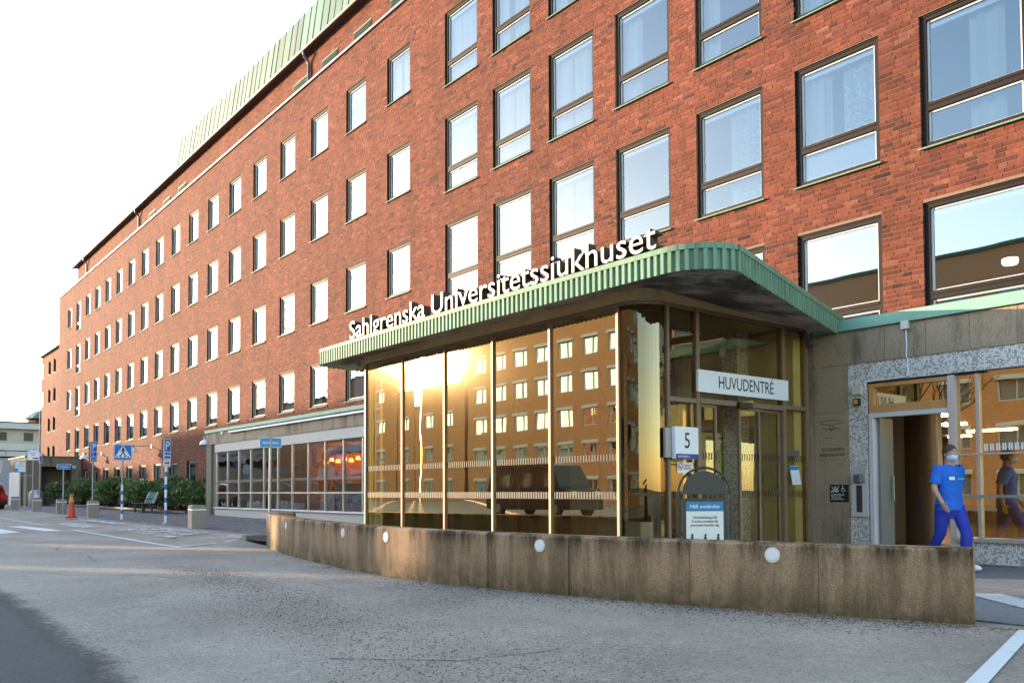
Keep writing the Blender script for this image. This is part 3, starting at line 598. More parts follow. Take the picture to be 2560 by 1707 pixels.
# ------------------------------------------------------------------ stone-faced ground floor left of the entrance (glazed canteen)
SY = 12.5; mosaic = None
def mosaic_mat():
    m = bpy.data.materials.new('mosaic tiles'); m.use_nodes = True; t = m.node_tree; N = t.nodes; L = t.links; b = N['Principled BSDF']; b.inputs['Roughness'].default_value = .35
    g = N.new('ShaderNodeNewGeometry'); sx = N.new('ShaderNodeSeparateXYZ'); L.new(g.outputs['Position'], sx.inputs[0])
    ad = N.new('ShaderNodeMath'); ad.operation = 'ADD'; L.new(sx.outputs[0], ad.inputs[0]); L.new(sx.outputs[1], ad.inputs[1])
    cells = []; gr = []
    for o_ in (ad.outputs[0], sx.outputs[2]):
        d = N.new('ShaderNodeMath'); d.operation = 'DIVIDE'; d.inputs[1].default_value = .025; L.new(o_, d.inputs[0])
        f = N.new('ShaderNodeMath'); f.operation = 'FLOOR'; L.new(d.outputs[0], f.inputs[0]); cells.append(f.outputs[0])
        k = N.new('ShaderNodeMath'); k.operation = 'FRACT'; L.new(d.outputs[0], k.inputs[0]); c = N.new('ShaderNodeMath'); c.operation = 'GREATER_THAN'; c.inputs[1].default_value = .14; L.new(k.outputs[0], c.inputs[0]); gr.append(c.outputs[0])
    cb = N.new('ShaderNodeCombineXYZ'); L.new(cells[0], cb.inputs[0]); L.new(cells[1], cb.inputs[1])
    w = N.new('ShaderNodeTexWhiteNoise'); w.noise_dimensions = '2D'; L.new(cb.outputs[0], w.inputs['Vector'])
    cr = N.new('ShaderNodeValToRGB'); cr.color_ramp.interpolation = 'CONSTANT'; e = cr.color_ramp.elements; e[0].color = (.78, .75, .73, 1); e[1].position = .58; e[1].color = (.52, .48, .45, 1)
    x = e.new(.76); x.color = (.38, .33, .30, 1); x = e.new(.94); x.color = (.40, .34, .29, 1); L.new(w.outputs[0], cr.inputs[0])
    mu = N.new('ShaderNodeMath'); mu.operation = 'MULTIPLY'; L.new(gr[0], mu.inputs[0]); L.new(gr[1], mu.inputs[1])
    mx = N.new('ShaderNodeMix'); mx.data_type = 'RGBA'; L.new(mu.outputs[0], mx.inputs[0]); mx.inputs[6].default_value = (.34, .32, .30, 1); L.new(cr.outputs[0], mx.inputs[7]); L.new(mx.outputs[2], b.inputs['Base Color'])
    bp = N.new('ShaderNodeBump'); bp.inputs['Distance'].default_value = .003; L.new(mu.outputs[0], bp.inputs['Height']); L.new(bp.outputs[0], b.inputs['Normal']); MATS['mosaic'] = m; return m
M_MOS = mosaic_mat()
M_MOS2 = mat('pale pebble mosaic', (.48, .43, .40), .6, var=.45, vscale=38, bump=.25, bscale=70)
M_COPING = mat('green coping sheet', (.20, .38, .29), .5, var=.12, vscale=2, spec=.4)
an = thing('canteen_front', 'single storey stone and glass canteen front with pale mosaic band, left of the entrance', 'building', (-30, 12.6, -1.02))
MB().prism([(SY-.05, 2.475), (SY-.05, 2.60), (FY+.005, 2.66), (FY+.005, 2.475)], 'x', -36.98, -15.9).build('coping', M_COPING, an)
x = -36.9
while x < -15.9:
    w = min(.62, -15.9-x); MB().box(x+.003, x+w-.003, SY+random.uniform(0, .003), SY+.06, 1.985, 2.470).build('stone_slab', M_STONE, an); x += .62
MB().box(-36.9, -15.9, SY+.012, FY-.02, 1.99, 2.47).build('fascia_backing', M_JOINT, an)
for z0, z1 in ((-1.1, -.36), (-.355, .39), (.395, 1.14), (1.145, 1.980)): MB().box(-36.88, -36.28, SY+random.uniform(0, .003), FY-.02, z0, z1).build('pier_stone', M_CONC, an)
MB().box(-36.27, -35.92, SY+.09, FY-.02, -1.1, 1.98).build('pier_return', M_CONC, an)
MB().box(-35.91, -15.9, SY+.03, SY+.12, 1.635, 1.982).build('mosaic_band', M_MOS2, an)
MB().box(-35.91, -15.9, SY+.05, SY+.30, -1.1, -.70).build('mosaic_plinth', M_MOS2, an)
MB().prism([(SY-.02, -.70), (SY-.02, -.665), (SY+.20, -.64), (SY+.20, -.70)], 'x', -35.93, -15.9).build('window_sill', M_WHITE, an)
mull = [-35.84, -34.57, -33.33, -32.08, -30.81, -29.52, -28.27, -26.99, -25.71, -24.43, -23.17, -21.9, -20.63, -19.36, -18.1, -16.85]
gy = SY+.12
for x in mull: MB().box(x-.028, x+.028, gy-.045, gy+.045, -.64, 1.635).build('mullion', M_ALU, an)
for a, b in zip(mull[:-1], mull[1:]):
    MB().box(a+.03, b-.03, gy-.035, gy+.035, -.085, -.03).build('transom', M_ALU, an)
    for z0, z1 in ((-.64, -.085), (-.03, 1.635)): MB().quad((a+.028, gy, z0), (b-.028, gy, z0), (b-.028, gy, z1), (a+.028, gy, z1)).build('pane', M_PANE2, an)
    t = MB(); n = 22
    for k in range(n): xx = a+.05+(b-a-.1)*k/n; t.box(xx, xx+.018, gy-.0035, gy-.0015, .36, .46)
    t.build('safety_marking', mat('grey film', (.30, .28, .27), .5), an, kind='stuff')
# dim interior with warm timber panels, seats and lamps
q = MB().box(-36.2, -15.9, 16.4, 16.5, -1.1, 2.4).box(-36.2, -15.9, SY+.35, 16.5, -1.12, -1.07).box(-36.2, -15.9, SY+.4, 16.5, 2.2, 2.3); q.build('interior', mat('brown room', (.16, .09, .055), .8), an)
M_ORANGE = mat('orange timber', (.75, .30, .07), .5, var=.25, vscale=3, stretch=(.4, 1, 3))
MB().box(-29.2, -24.9, 14.0, 14.15, .25, 1.3).build('timber_panel', M_ORANGE, an); MB().box(-34.5, -31.3, 14.9, 15.0, -.3, 1.6).build('timber_panel', mat('red timber', (.5, .09, .05), .5), an)
for k in range(9): x = -28.9+k*.48; MB().lathe([(.05, .12), (.09, 0), (.001, .0)], 10, (x, 13.7, .98+.06*(k % 2))).build('pendant_lamp', mat('glowing shade', (.9, .4, .1), .5, emit=(1, .28, .04), estr=2.0), an)
M_SEAT = mat('grey bowl chair', (.42, .40, .37), .6)
for x, y in ((-29.6, 13.4), (-25.2, 13.5), (-23.9, 13.4), (-27.2, 13.7), (-31.8, 13.6)):
    c = MB().lathe([(.001, -.72), (.16, -.70), (.26, -.45), (.30, -.22)], 14, (x, y, 0)); c.build('bowl_chair', M_SEAT, an, smooth=True)
for x in (-28.4, -26.3, -24.6, -33.0): MB().box(x-.35, x+.35, 13.7, 14.2, -.37, -.33).tube((x, 13.95, -1.07), (x, 13.95, -.37), .03).build('table', M_ORANGE, an)
# white lamp trough under the coping
ls = MB().box(-34.0, -16.0, SY-.10, SY-.05, 2.36, 2.42); lt = ls.build('lamp_trough', M_SIGNW, an)
for k in range(12): x = -33.3+k*1.45; MB().path([(x-.12, SY-.02, 2.46), (x, SY-.075, 2.40), (x+.12, SY-.02, 2.46)], .012, 6).build('bracket', M_BLACK, lt)
MB().box(-34.9, -34.78, SY-.09, SY-.005, 2.36, 2.45).build('sensor_box', M_SIGNW, an)

# ------------------------------------------------------------------ stone-faced doorway right of the entrance
dr = thing('side_doorway', 'stone and mosaic doorway front with an orange frame, right of the main entrance', 'building', (-4, 12.6, ZPL))
MB().prism([(SY-.05, 2.485), (SY-.05, 2.655), (FY+.005, 2.70), (FY+.005, 2.485)], 'x', -7.78, 1.4).build('coping', M_COPING, dr)
x = -7.225
while x < 1.3: MB().box(x+.004, x+.616, SY+random.uniform(0, .004), SY+.06, 1.952, 2.48).build('stone_slab', M_STONE, dr); x += .622
MB().box(-7.93, 1.4, SY+.012, SY+.2, 1.955, 2.475).build('fascia_backing', M_JOINT, dr)
zs_ = [-1.12, -.28, .464, 1.211, 1.956]
for a, b in list(zip(zs_[:-1], zs_[1:]))+[(1.956, 2.48)]:
    MB().box(-7.93, -7.826, SY+.001, FY-.02, a+.003, b-.003).build('pier_stone', M_STONE, dr); MB().box(-7.820, -7.232, SY+random.uniform(0, .003), FY-.02, a+.003, b-.003).build('pier_stone', M_STONE, dr)
MB().box(-7.92, -7.24, SY+.012, FY-.03, -1.1, 2.47).build('pier_backing', M_JOINT, dr)
MB().box(-7.225, 1.4, SY+.02, SY+.12, 1.645, 1.948).build('mosaic_lintel', M_MOS, dr); MB().box(-7.225, -6.925, SY+.02, SY+.30, -1.12, 1.645).build('mosaic_jamb', M_MOS, dr)
MB().box(-5.60, 1.4, SY+.02, SY+.30, -1.055, -.75).build('mosaic_plinth', M_MOS, dr); MB().box(-5.60, 1.4, SY+.012, SY+.30, -1.16, -1.058).build('concrete_base', M_CONC, dr)
MB().prism([(SY-.03, -.75), (SY-.03, -.70), (SY+.15, -.69), (SY+.15, -.75)], 'x', -5.62, 1.4).build('window_sill', M_ALU, dr)
MB().box(-6.925, -5.2, SY+.05, SY+.2, 1.615, 1.645).box(-6.925, -6.905, SY+.06, SY+.2, -1.1, 1.615).build('door_surround', M_BLACK, dr)
M_WARM = mat('orange varnished frame', (.55, .27, .10), .4, var=.12, vscale=5)
q = MB().box(-6.905, -6.828, SY+.05, SY+.16, 1.165, 1.615).box(-5.70, -5.66, SY+.05, SY+.16, 1.165, 1.615).box(-6.828, -5.70, SY+.05, SY+.16, 1.555, 1.615).box(-6.828, -5.70, SY+.05, SY+.16, 1.165, 1.285); q.build('transom_frame', M_WARM, dr)
MB().quad((-6.828, SY+.1, 1.285), (-5.70, SY+.1, 1.285), (-5.70, SY+.1, 1.555), (-6.828, SY+.1, 1.555)).build('transom_pane', M_BRONZEGL, dr)
MB().box(-6.905, -6.838, SY+.03, SY+.16, -1.1, 1.16).box(-6.838, -5.70, SY+.03, SY+.16, 1.09, 1.16).build('door_frame', mat('lilac white paint', (.62, .58, .60), .5), dr)
MB().box(-5.70, -5.60, SY+.02, SY+.20, -1.1, 1.62).build('door_post', mat('pinkish aluminium', (.58, .47, .43), .45), dr)
d_ = MB().box(-6.838, -6.795, SY+.16, SY+.56, -1.08, 1.09).build('door_leaf', mat('grey door', (.16, .18, .195), .5), dr); MB().tube((-6.77, SY+.5, -.2), (-6.77, SY+.5, .2), .014).build('handle', M_STEEL, d_)
for x in (-5.31, -3.1, -1.0): MB().box(x-.022, x+.022, SY+.06, SY+.16, -.69, 1.645).build('mullion', M_ALU, dr)
MB().box(-5.60, 1.4, SY+.03, SY+.12, -.135, -.095).build('hand_rail', M_STEEL, dr); MB().box(-5.60, -3.1, SY+.05, SY+.1, .465, .49).build('glazing_bar', M_ALU, dr)
for a, b in ((-5.60, -5.33), (-5.29, -3.12), (-3.08, -1.02), (-.98, 1.4)): MB().quad((a, SY+.11, -.69), (b, SY+.11, -.69), (b, SY+.11, 1.645), (a, SY+.11, 1.645)).build('pane', M_BRONZEGL, dr)
t = MB(); k = 0; x = -5.25
while x < -3.15: t.box(x, x+.02, SY+.105, SY+.1075, .52, .62); x += .05 if k % 2 else .03; k += 1
t.build('safety_marking', M_SIGNW, dr, kind='stuff')
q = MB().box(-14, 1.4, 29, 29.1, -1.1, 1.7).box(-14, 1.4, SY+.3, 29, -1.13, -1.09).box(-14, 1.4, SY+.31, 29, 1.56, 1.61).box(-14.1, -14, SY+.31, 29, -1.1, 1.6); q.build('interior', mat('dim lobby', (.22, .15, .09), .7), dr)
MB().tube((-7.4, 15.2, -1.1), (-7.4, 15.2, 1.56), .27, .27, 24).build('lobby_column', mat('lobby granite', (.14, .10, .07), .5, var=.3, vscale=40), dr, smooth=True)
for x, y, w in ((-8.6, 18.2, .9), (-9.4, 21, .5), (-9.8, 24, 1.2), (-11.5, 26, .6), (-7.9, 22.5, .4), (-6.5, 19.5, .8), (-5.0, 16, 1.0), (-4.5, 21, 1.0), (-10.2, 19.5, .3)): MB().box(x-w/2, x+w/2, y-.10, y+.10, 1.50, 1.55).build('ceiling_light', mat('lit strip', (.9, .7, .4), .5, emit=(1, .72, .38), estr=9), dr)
for x in (-6.2, -5.9): MB().box(x-.02, x+.02, 13.9, 13.95, -1.1, 1.1).build('inner_door_post', M_ALU, dr)
# small fittings on the stone: boxes, conduit, lamp, reader panel, plaque
def fit(name, label, cat, q, m, b=.004): o = q.build(name, m, None, bevel=b); return tag(o, label, cat)
fit('junction_box', 'white junction box high on the stone with a cable running down', 'junction box', MB().box(-6.326, -6.209, SY-.06, SY-.001, 2.369, 2.494), M_PLASTIC)
fit('cable', 'white cable from the junction box down across the mosaic lintel', 'cable', MB().path([(-6.265, SY-.012, 2.37), (-6.26, SY-.012, 2.15), (-6.268, SY-.012, 1.96), (-6.262, SY+.008, 1.93), (-6.262, SY+.008, 1.69), (-6.30, SY+.008, 1.665), (-6.90, SY+.01, 1.655), (-6.94, SY+.01, 1.63), (-6.93, SY+.01, 1.55)], .009, 6), M_SIGNW, 0)
fit('junction_box', 'beige junction box under the canopy tip, cables looping beside it', 'junction box', MB().box(-7.845, -7.735, SY-.15, SY-.052, 2.535, 2.65), M_PLASTIC)
fit('cable', 'beige cable loop hanging below the canopy tip', 'cable', MB().path([(-7.80, SY-.10, 2.70), (-7.90, SY-.08, 2.62), (-7.935, SY-.08, 2.50), (-7.90, SY-.06, 2.40), (-7.82, SY-.04, 2.40), (-7.76, SY-.03, 2.38)], .009, 6), M_PLASTIC, 0)
fit('floodlight', 'small grey floodlight body with two cable glands on the stone pier', 'floodlight', MB().box(-7.86, -7.745, SY-.12, SY-.001, 2.315, 2.445).tube((-7.83, SY-.05, 2.25), (-7.83, SY-.05, 2.315), .014).tube((-7.78, SY-.05, 2.25), (-7.78, SY-.05, 2.315), .014), mat('grey casting', (.12, .12, .125), .5))
fit('intercom_box', 'pale square box on the mosaic jamb above the amber lamp', 'intercom', MB().box(-7.135, -6.985, SY-.04, SY+.019, 1.463, 1.606), mat('yellowed plastic', (.56, .53, .43), .5))
lamp = thing('wall_lamp', 'small black wall lamp with amber glass on the mosaic jamb', 'lamp', (-7.06, SY, 1.34))
MB().box(-7.115, -7.01, SY-.05, SY+.019, 1.29, 1.404).build('housing', M_BLACK, lamp, bevel=.01); MB().box(-7.095, -7.03, SY-.056, SY-.05, 1.31, 1.385).build('lens', mat('amber glass', (.55, .25, .03), .3), lamp)
rp = thing('entry_panel', 'pale entry panel with dark keypad strip beside the open door', 'intercom', (-7.05, SY, -.43))
MB().box(-7.18, -6.915, SY-.012, SY+.019, -.435, .21).build('plate', mat('pale pink plate', (.60, .54, .51), .5), rp, bevel=.004); MB().box(-7.10, -7.008, SY-.02, SY-.012, -.364, .051).build('keypad', mat('dark strip', (.05, .04, .045), .4), rp)
MB().box(-7.13, -6.975, SY-.05, SY-.012, .088, .22).build('reader', mat('reader grey', (.10, .11, .12), .4), rp, bevel=.004); MB().box(-7.03, -6.955, SY-.056, SY-.012, .10, .225).build('reader_cover', M_STEEL, rp); MB().box(-7.17, -6.94, SY+.005, SY+.0195, .21, .345).build('patched_recess', M_MOS2, rp)
pl = thing('access_plaque', 'square black plaque with white pushchair and wheelchair symbols on the granite pier', 'sign', (-7.4, SY, -.21))
MB().box(-7.555, -7.237, SY-.012, SY-.0005, -.209, .064).build('plate', M_BLACK, pl)
py = SY-.014
def wheelchair(q, cx, cz, s, P):
    """Wheelchair symbol as flat strokes: P maps (right, up) offsets to world."""
    ring = [(cx-.05*s+.27*s*math.cos(t), cz-.22*s+.27*s*math.sin(t)) for t in [math.radians(100+k*20) for k in range(13)]]
    st = [ring, [(cx-.10*s, cz+.28*s), (cx-.06*s, cz-.06*s), (cx+.22*s, cz-.08*s), (cx+.34*s, cz-.42*s), (cx+.44*s, cz-.38*s)], [(cx-.08*s, cz+.10*s), (cx+.18*s, cz+.08*s)]]
    for L_ in st: strokes(q, L_, .07*s, P)
    hd = [(cx-.10*s+.09*s*math.cos(t), cz+.44*s+.09*s*math.sin(t)) for t in [2*math.pi*k/10 for k in range(10)]]; q.poly([P(a, b) for a, b in hd])
def strokes(q, pts, w, P):
    for a, b in zip(pts[:-1], pts[1:]):
        A, B_ = Vector(a), Vector(b); d = (B_-A); 
        if d.length < 1e-6: continue
        d.normalize(); n = Vector((-d.y, d.x))*w/2; A = A-d*w*.3; B_ = B_+d*w*.3
        q.quad(*[P(v.x, v.y) for v in (A-n, B_-n, B_+n, A+n)])
PX = lambda a, b: (a, py, b)
q = MB(); wheelchair(q, -7.325, .0, .10, PX)
for dx in (0, .045): strokes(q, [(-7.52+dx, .03), (-7.475+dx, -.02), (-7.44+dx, .04)], .009, PX); strokes(q, [(-7.51+dx, -.035), (-7.47+dx, .0), (-7.45+dx, -.035)], .009, PX)
for x in (-7.525, -7.49, -7.45, -7.415): q.poly([PX(x+.012*math.cos(t), -.045+.012*math.sin(t)) for t in [2*math.pi*k/8 for k in range(8)]])
q.build('symbol', M_SIGNW, pl)
for k, s_ in enumerate(('DÖRRÖPPNARE', 'TRYCK FÖR', 'DÖRRÖPPNING')): text('lettering', s_, .032, M_SIGNW, (-7.535, py, -.105-.036*k), (1, 0, 0), pl, .001, 'LEFT')
ins = thing('carved_inscription', 'faint carved inscription with a plate emblem in the granite pier', 'inscription', (-7.5, SY, .5)); M_CARVE = mat('carved dark', (.045, .034, .027), .9); py = SY-.002
text('lettering', 'BYGGNADEN', .075, M_CARVE, (-7.50, py, .60), (1, 0, 0), ins, .0008, 'CENTER', .85); text('lettering', 'INVIGD DEN 18 9 1959', .07, M_CARVE, (-7.51, py, .515), (1, 0, 0), ins, .0008, 'CENTER', .62)
q = MB(); el = [(-7.52+.19*math.cos(t), 1.06+.035*math.sin(t)) for t in [2*math.pi*k/24 for k in range(25)]]; strokes(q, el, .007, PX)
strokes(q, [(-7.68, .98), (-7.55, .94), (-7.40, .97), (-7.36, .93)], .007, PX); strokes(q, [(-7.56, .94), (-7.54, 1.02), (-7.52, .92), (-7.49, 1.01), (-7.47, .93)], .006, PX); strokes(q, [(-7.66, .82), (-7.50, .81)], .006, PX); q.build('emblem', M_CARVE, ins)

# ------------------------------------------------------------------ glazed entrance vestibule
YF, XV, RC = 8.556, -7.93, .46
ve = thing('entrance_vestibule', 'glazed bronze framed entrance vestibule with a curved glass corner', 'building', (-12, 10.5, ZPL))
GT, FT = 2.60, 2.80                                # top of the glass and of the frieze
arc = [(XV-RC+RC*math.sin(t), YF+RC-RC*math.cos(t)) for t in [math.pi/2*k/14 for k in range(15)]]
arcL = [(-15.55-RC*math.sin(t)+.0, YF+RC-RC*math.cos(t)) for t in [math.pi/2*k/10 for k in range(11)]]
fm = [-15.60, -14.15, -12.70, -11.27, -9.82, -8.375]
for x in fm: MB().box(x-.026, x+.026, YF-.035, YF+.07, ZPL, GT).build('mullion', M_BRONZE, ve, bevel=.003)
MB().box(fm[0], fm[-1], YF-.02, YF+.06, GT-.045, GT+.01).build('head_rail', M_BRONZE, ve)
for a, b in zip(fm[:-1], fm[1:]):
    MB().quad((a+.03, YF, ZPL), (b-.03, YF, ZPL), (b-.03, YF, GT-.04), (a+.03, YF, GT-.04)).build('glass_panel', M_BRONZEGL, ve)
def strip(pts, z0, z1, q=None):
    q = q or MB()
    for a, b in zip(pts[:-1], pts[1:]): q.quad((*a, z0), (*b, z0), (*b, z1), (*a, z1))
    return q
strip(arc, ZPL, GT-.03).build('curved_glass', M_CURVGL, ve, smooth=True)
strip(list(reversed(arcL)), ZPL, GT-.03).build('curved_glass', M_BRONZEGL, ve, smooth=True)
out = lambda pts, d, cx, cyy: [(p[0]+(p[0]-cx)/RC*d, p[1]+(p[1]-cyy)/RC*d) for p in pts]
ro = out(arc, .03, XV-RC, YF+RC); strip(ro, GT-.045, GT+.01).build('curved_rail', M_BRONZE, ve, smooth=True)
# frieze with two visible joints, wraps the corner and the doorway side
M_FRZ = mat('gold bronze sheet', (.85, .60, .28), .42, metal=.35, var=.08, vscale=3, dark=(.5, .33, .15), dscale=1.4, dlo=.55, dhi=.75)
fx = [-15.55, -13.2, -11.2, -8.39]
for a, b in zip(fx[:-1], fx[1:]): MB().box(a+.003, b-.003, YF-.012, YF+.05, GT+.012, FT+.02).build('frieze', M_FRZ, ve)
strip(out(arc, .012, XV-RC, YF+RC), GT+.012, FT+.02).build('frieze', M_FRZ, ve, smooth=True); strip(list(reversed(out(arcL, .012, -15.55, YF+RC))), GT-.1, FT+.02).build('frieze', M_FRZ, ve, smooth=True)
MB().quad((XV+.012, YF+RC, GT+.012), (XV+.012, 12.48, GT+.012), (XV+.012, 12.48, FT-.10), (XV+.012, YF+RC, FT+.02)).build('frieze', M_FRZ, ve)
# doorway side
for y, w in ((9.05, .05), (9.685, .07), (11.795, .09), (12.44, .08)): MB().box(XV-.07, XV+.035, y-w/2, y+w/2, ZPL, GT).build('mullion', M_BRONZE, ve, bevel=.003)
MB().box(XV-.06, XV+.02, 9.05, 12.44, GT-.045, GT+.01).build('head_rail', M_BRONZE, ve)
TZ = 1.265
MB().box(XV-.06, XV+.028, 9.05, 9.65, TZ-.035, TZ+.03).build('transom', M_BRONZE, ve); MB().box(XV-.06, XV+.028, 11.84, 12.40, TZ, TZ+.065).build('transom', M_BRONZE, ve)
MB().box(XV-.10, XV+.045, 9.72, 11.75, 1.235, 1.31).build('door_header', M_BRONZE, ve); MB().box(XV+.03, XV+.10, 10.55, 10.88, 1.215, 1.30).build('door_sensor', M_BLACK, ve, bevel=.008)
for y0, y1, z0, z1 in ((9.075, 9.65, ZPL, TZ-.035), (9.075, 9.65, TZ+.03, GT-.04), (9.72, 11.75, 1.31, GT-.04), (11.84, 12.40, ZPL, TZ), (11.84, 12.40, TZ+.065, GT-.04)):
    MB().quad((XV, y0, z0), (XV, y1, z0), (XV, y1, z1), (XV, y0, z1)).build('glass_panel', M_BRONZEGL2, ve)
for a, b, xo in ((9.74, 10.14, -.02), (10.64, 11.17, .0), (11.17, 11.73, -.035)):
    q = MB()
    for y in (a+.022, b-.022): q.box(XV+xo-.025, XV+xo+.018, y-.022, y+.022, ZPL+.02, 1.20)
    q.box(XV+xo-.02, XV+xo+.015, a, b, ZPL+.02, ZPL+.10).box(XV+xo-.02, XV+xo+.015, a, b, 1.19, 1.23); l = q.build('door_leaf', M_BRONZE, ve)
    MB().quad((XV+xo, a+.04, ZPL+.1), (XV+xo, b-.04, ZPL+.1), (XV+xo, b-.04, 1.2), (XV+xo, a+.04, 1.2)).build('pane', M_BRONZEGL2, l)
# rows of safety ticks, front and side
def ticks(a, b, fn, z0, z1, dark=True):
    q, q2 = MB(), MB(); k = 0; x = a
    while x < b:
        (q if k % 2 == 0 else q2).quad(*fn(x, x+(.02 if k % 2 == 0 else .008), z0, z1)); x += .026 if k % 2 == 0 else .034; k += 1
    q.build('safety_marking', M_INK, ve, kind='stuff')
    if dark: q2.build('safety_marking', mat('silver film', (.10, .09, .075), .4), ve, kind='stuff')
for a, b in zip(fm[:-1], fm[1:]):
    for z0, z1 in ((.40, .50), (-.135, -.03)): ticks(a+.05, b-.06, lambda x0, x1, c, d: ((x0, YF-.003, c), (x1, YF-.003, c), (x1, YF-.003, d), (x0, YF-.003, d)), z0, z1, z0 < 0)
for z0, z1 in ((.43, .53), (-.125, -.025)):
    for a, b in ((10.69, 11.13), (11.22, 11.70), (11.87, 12.38), (9.12, 9.62), (9.78, 10.10)):
        ticks(a, b, lambda y0, y1, c, d: ((XV+.022, y0, c), (XV+.022, y1, c), (XV+.022, y1, d), (XV+.022, y0, d)), z0, z1, False)
# inside: floor, ceiling, lit rear wall pieces, mosaic column, inner door posts, sills
MB().box(-15.9, XV, YF+.05, SY-.05, ZPL-.02, ZPL+.004).build('floor', mat('dark mat', (.05, .045, .04), .9), ve); MB().box(-15.95, XV-.05, YF+.08, SY, 2.62, 2.66).build('ceiling', mat('cream ceiling', (.60, .52, .38), .7), ve)
M_IW = mat('cream inner wall', (.82, .70, .42), .7, var=.1, vscale=3)
for x0, x1 in ((-13.4, -12.6), (-10.4, -8.0)): MB().box(x0, x1, 12.2, 12.42, ZPL, 2.6).build('inner_wall', M_IW, ve)
for x in (-14.9, -13.55, -12.2, -11.6, -10.2): MB().box(x-.05, x+.05, 11.9, 12.0, ZPL, 2.55).build('inner_post', M_BRONZE, ve)
MB().box(-11.35, -11.05, 11.2, 11.5, ZPL, 2.6).build('mosaic_column', M_MOS, ve); MB().box(-8.95, -8.65, 11.6, 11.9, ZPL, 2.6).build('mosaic_column', M_MOS, ve)
MB().box(-15.9, -15.8, YF+.5, SY, ZPL, 2.6).build('side_glass_frame', M_COPING, ve)
for y in (9.2, 10.3, 11.4): MB().box(-15.88, -15.82, y-.03, y+.03, ZPL, 2.6).build('mullion', M_BRONZE, ve)
MB().box(-15.0, -11.9, 12.30, 12.36, -1.09, -.62).build('dado', M_MOS2, ve)
MB().box(-10.9, -9.9, 10.6, 10.9, -1.08, -.55).build('white_bench', M_SIGNW, ve)
# map board inside the doors
mp_ = thing('map_board', 'cream site map board seen through the sliding doors', 'map', (-9.0, 11.5, 0))
MB().box(-9.03, -9.0, 11.04, 11.98, -.02, .93).build('board', mat('cream map', (.70, .63, .42), .5), mp_)
text('lettering', 'Sahlgrenska sjukhuset', .085, M_INK, (-8.998, 11.51, .83), (0, 1, 0), mp_, .0008, 'CENTER', .82)
q, q2 = MB(), MB(); rm = random.Random(11)
q2.poly([(-8.997, 11.25, .10), (-8.997, 11.8, .05), (-8.997, 11.92, .30), (-8.997, 11.72, .78), (-8.997, 11.58, .76), (-8.997, 11.5, .55), (-8.997, 11.2, .35)])
for k in range(46):
    y, z = rm.uniform(11.2, 11.88), rm.uniform(.08, .72); w, h = rm.uniform(.015, .05), rm.uniform(.015, .05); q.quad((-8.996, y, z), (-8.996, y+w, z+.008), (-8.996, y+w-.005, z+h), (-8.996, y-.005, z+h-.008))
q2.build('map_ground', mat('map green', (.48, .47, .22), .6), mp_); q.build('map_blocks', mat('map brown', (.22, .15, .09), .6), mp_, kind='stuff')

# ------------------------------------------------------------------ canopy with ribbed enamel fascia
ca = thing('entrance_canopy', 'flat entrance canopy with rounded corners and a ribbed pale green fascia', 'canopy', (-11, 10, 2.8))
def ctop(y): return 2.955 - (y-7.95)*.0395
cx, ccy, R1 = -7.0, 8.62, .72                       # right front corner
# outline: left wall end -> left front corner -> front -> right front corner (round) -> oblique right edge
pts = []
for k in range(9): t = math.pi/2*k/8; pts.append((-16.40-.28*math.cos(t), 8.23-.28*math.sin(t)))
for k in range(1, 40): pts.append((-16.40+(cx+16.40)*k/40, 7.95-.04*math.sin(math.pi*k/40)))
ang = math.radians(74.9)
for k in range(15): t = ang*k/14+0.0; pts.append((cx+R1*math.sin(t), ccy+.05-R1*math.cos(t)))
e0 = Vector(pts[-1]); dvec = Vector((-.27, 1)).normalized(); e1 = e0 + dvec*((12.80-e0.y)/dvec.y)
nseg = 34
for k in range(1, nseg+1): p = e0.lerp(e1, k/nseg); pts.append((p.x, p.y))
pts = [(-16.45+.0*k-.23*k/30, 12.79-(12.79-8.23)*k/30) for k in range(30)] + pts
P2 = [Vector(p) for p in pts]
def resample(P, step):
    L_ = [0]
    for a, b in zip(P[:-1], P[1:]): L_.append(L_[-1]+(b-a).length)
    n = int(L_[-1]/step); out_ = []; j = 0
    for k in range(n+1):
        s = L_[-1]*k/n
        while j < len(L_)-2 and L_[j+1] < s: j += 1
        t = (s-L_[j])/max(1e-9, L_[j+1]-L_[j]); out_.append(P[j].lerp(P[j+1], t))
    return out_
FH = .315
rs = resample(P2, .108)
nrm = []
for i in range(len(rs)):
    a, b = rs[max(0, i-1)], rs[min(len(rs)-1, i+1)]; d = (b-a).normalized(); nrm.append(Vector((d.y, -d.x)))
q = MB()                                            # backing band
for i in range(len(rs)-1):
    a, b = rs[i], rs[i+1]; za, zb = ctop(a.y), ctop(b.y); q.quad((a.x, a.y, za-FH+.01), (b.x, b.y, zb-FH+.01), (b.x, b.y, zb), (a.x, a.y, za))
q.build('fascia_backing', mat('deep rib enamel', (.10, .18, .12), .5, var=.1, vscale=6), ca)
rib = MB().prism([(-.030, .0), (-.024, -.030), (.024, -.030), (.030, .0)], 'z', -FH, -.058); rib_me = tmesh(rib, M_COPPER2, 'fascia_rib')
nr = 0; extra = MB()
for i in range(1, len(rs)-1):
    p = rs[i]; n_ = nrm[i]; rz = math.atan2(n_.x, -n_.y)
    u, v, w = px(p.x, p.y, 2.8)
    if nr < 297 and i > len(rs)-300 and p.y < 12.5: inst('fascia_rib', rib_me, Vector((p.x, p.y, ctop(p.y)))-ca.location, ca, (0, 0, rz)); nr += 1
    else:
        M4 = Matrix.Translation((p.x, p.y, ctop(p.y))) @ Matrix.Rotation(rz, 4, 'Z'); b0 = len(extra.v); extra.v += [tuple(M4 @ Vector(v_)) for v_ in rib.v]; extra.f += [tuple(j+b0 for j in f_) for f_ in rib.f]
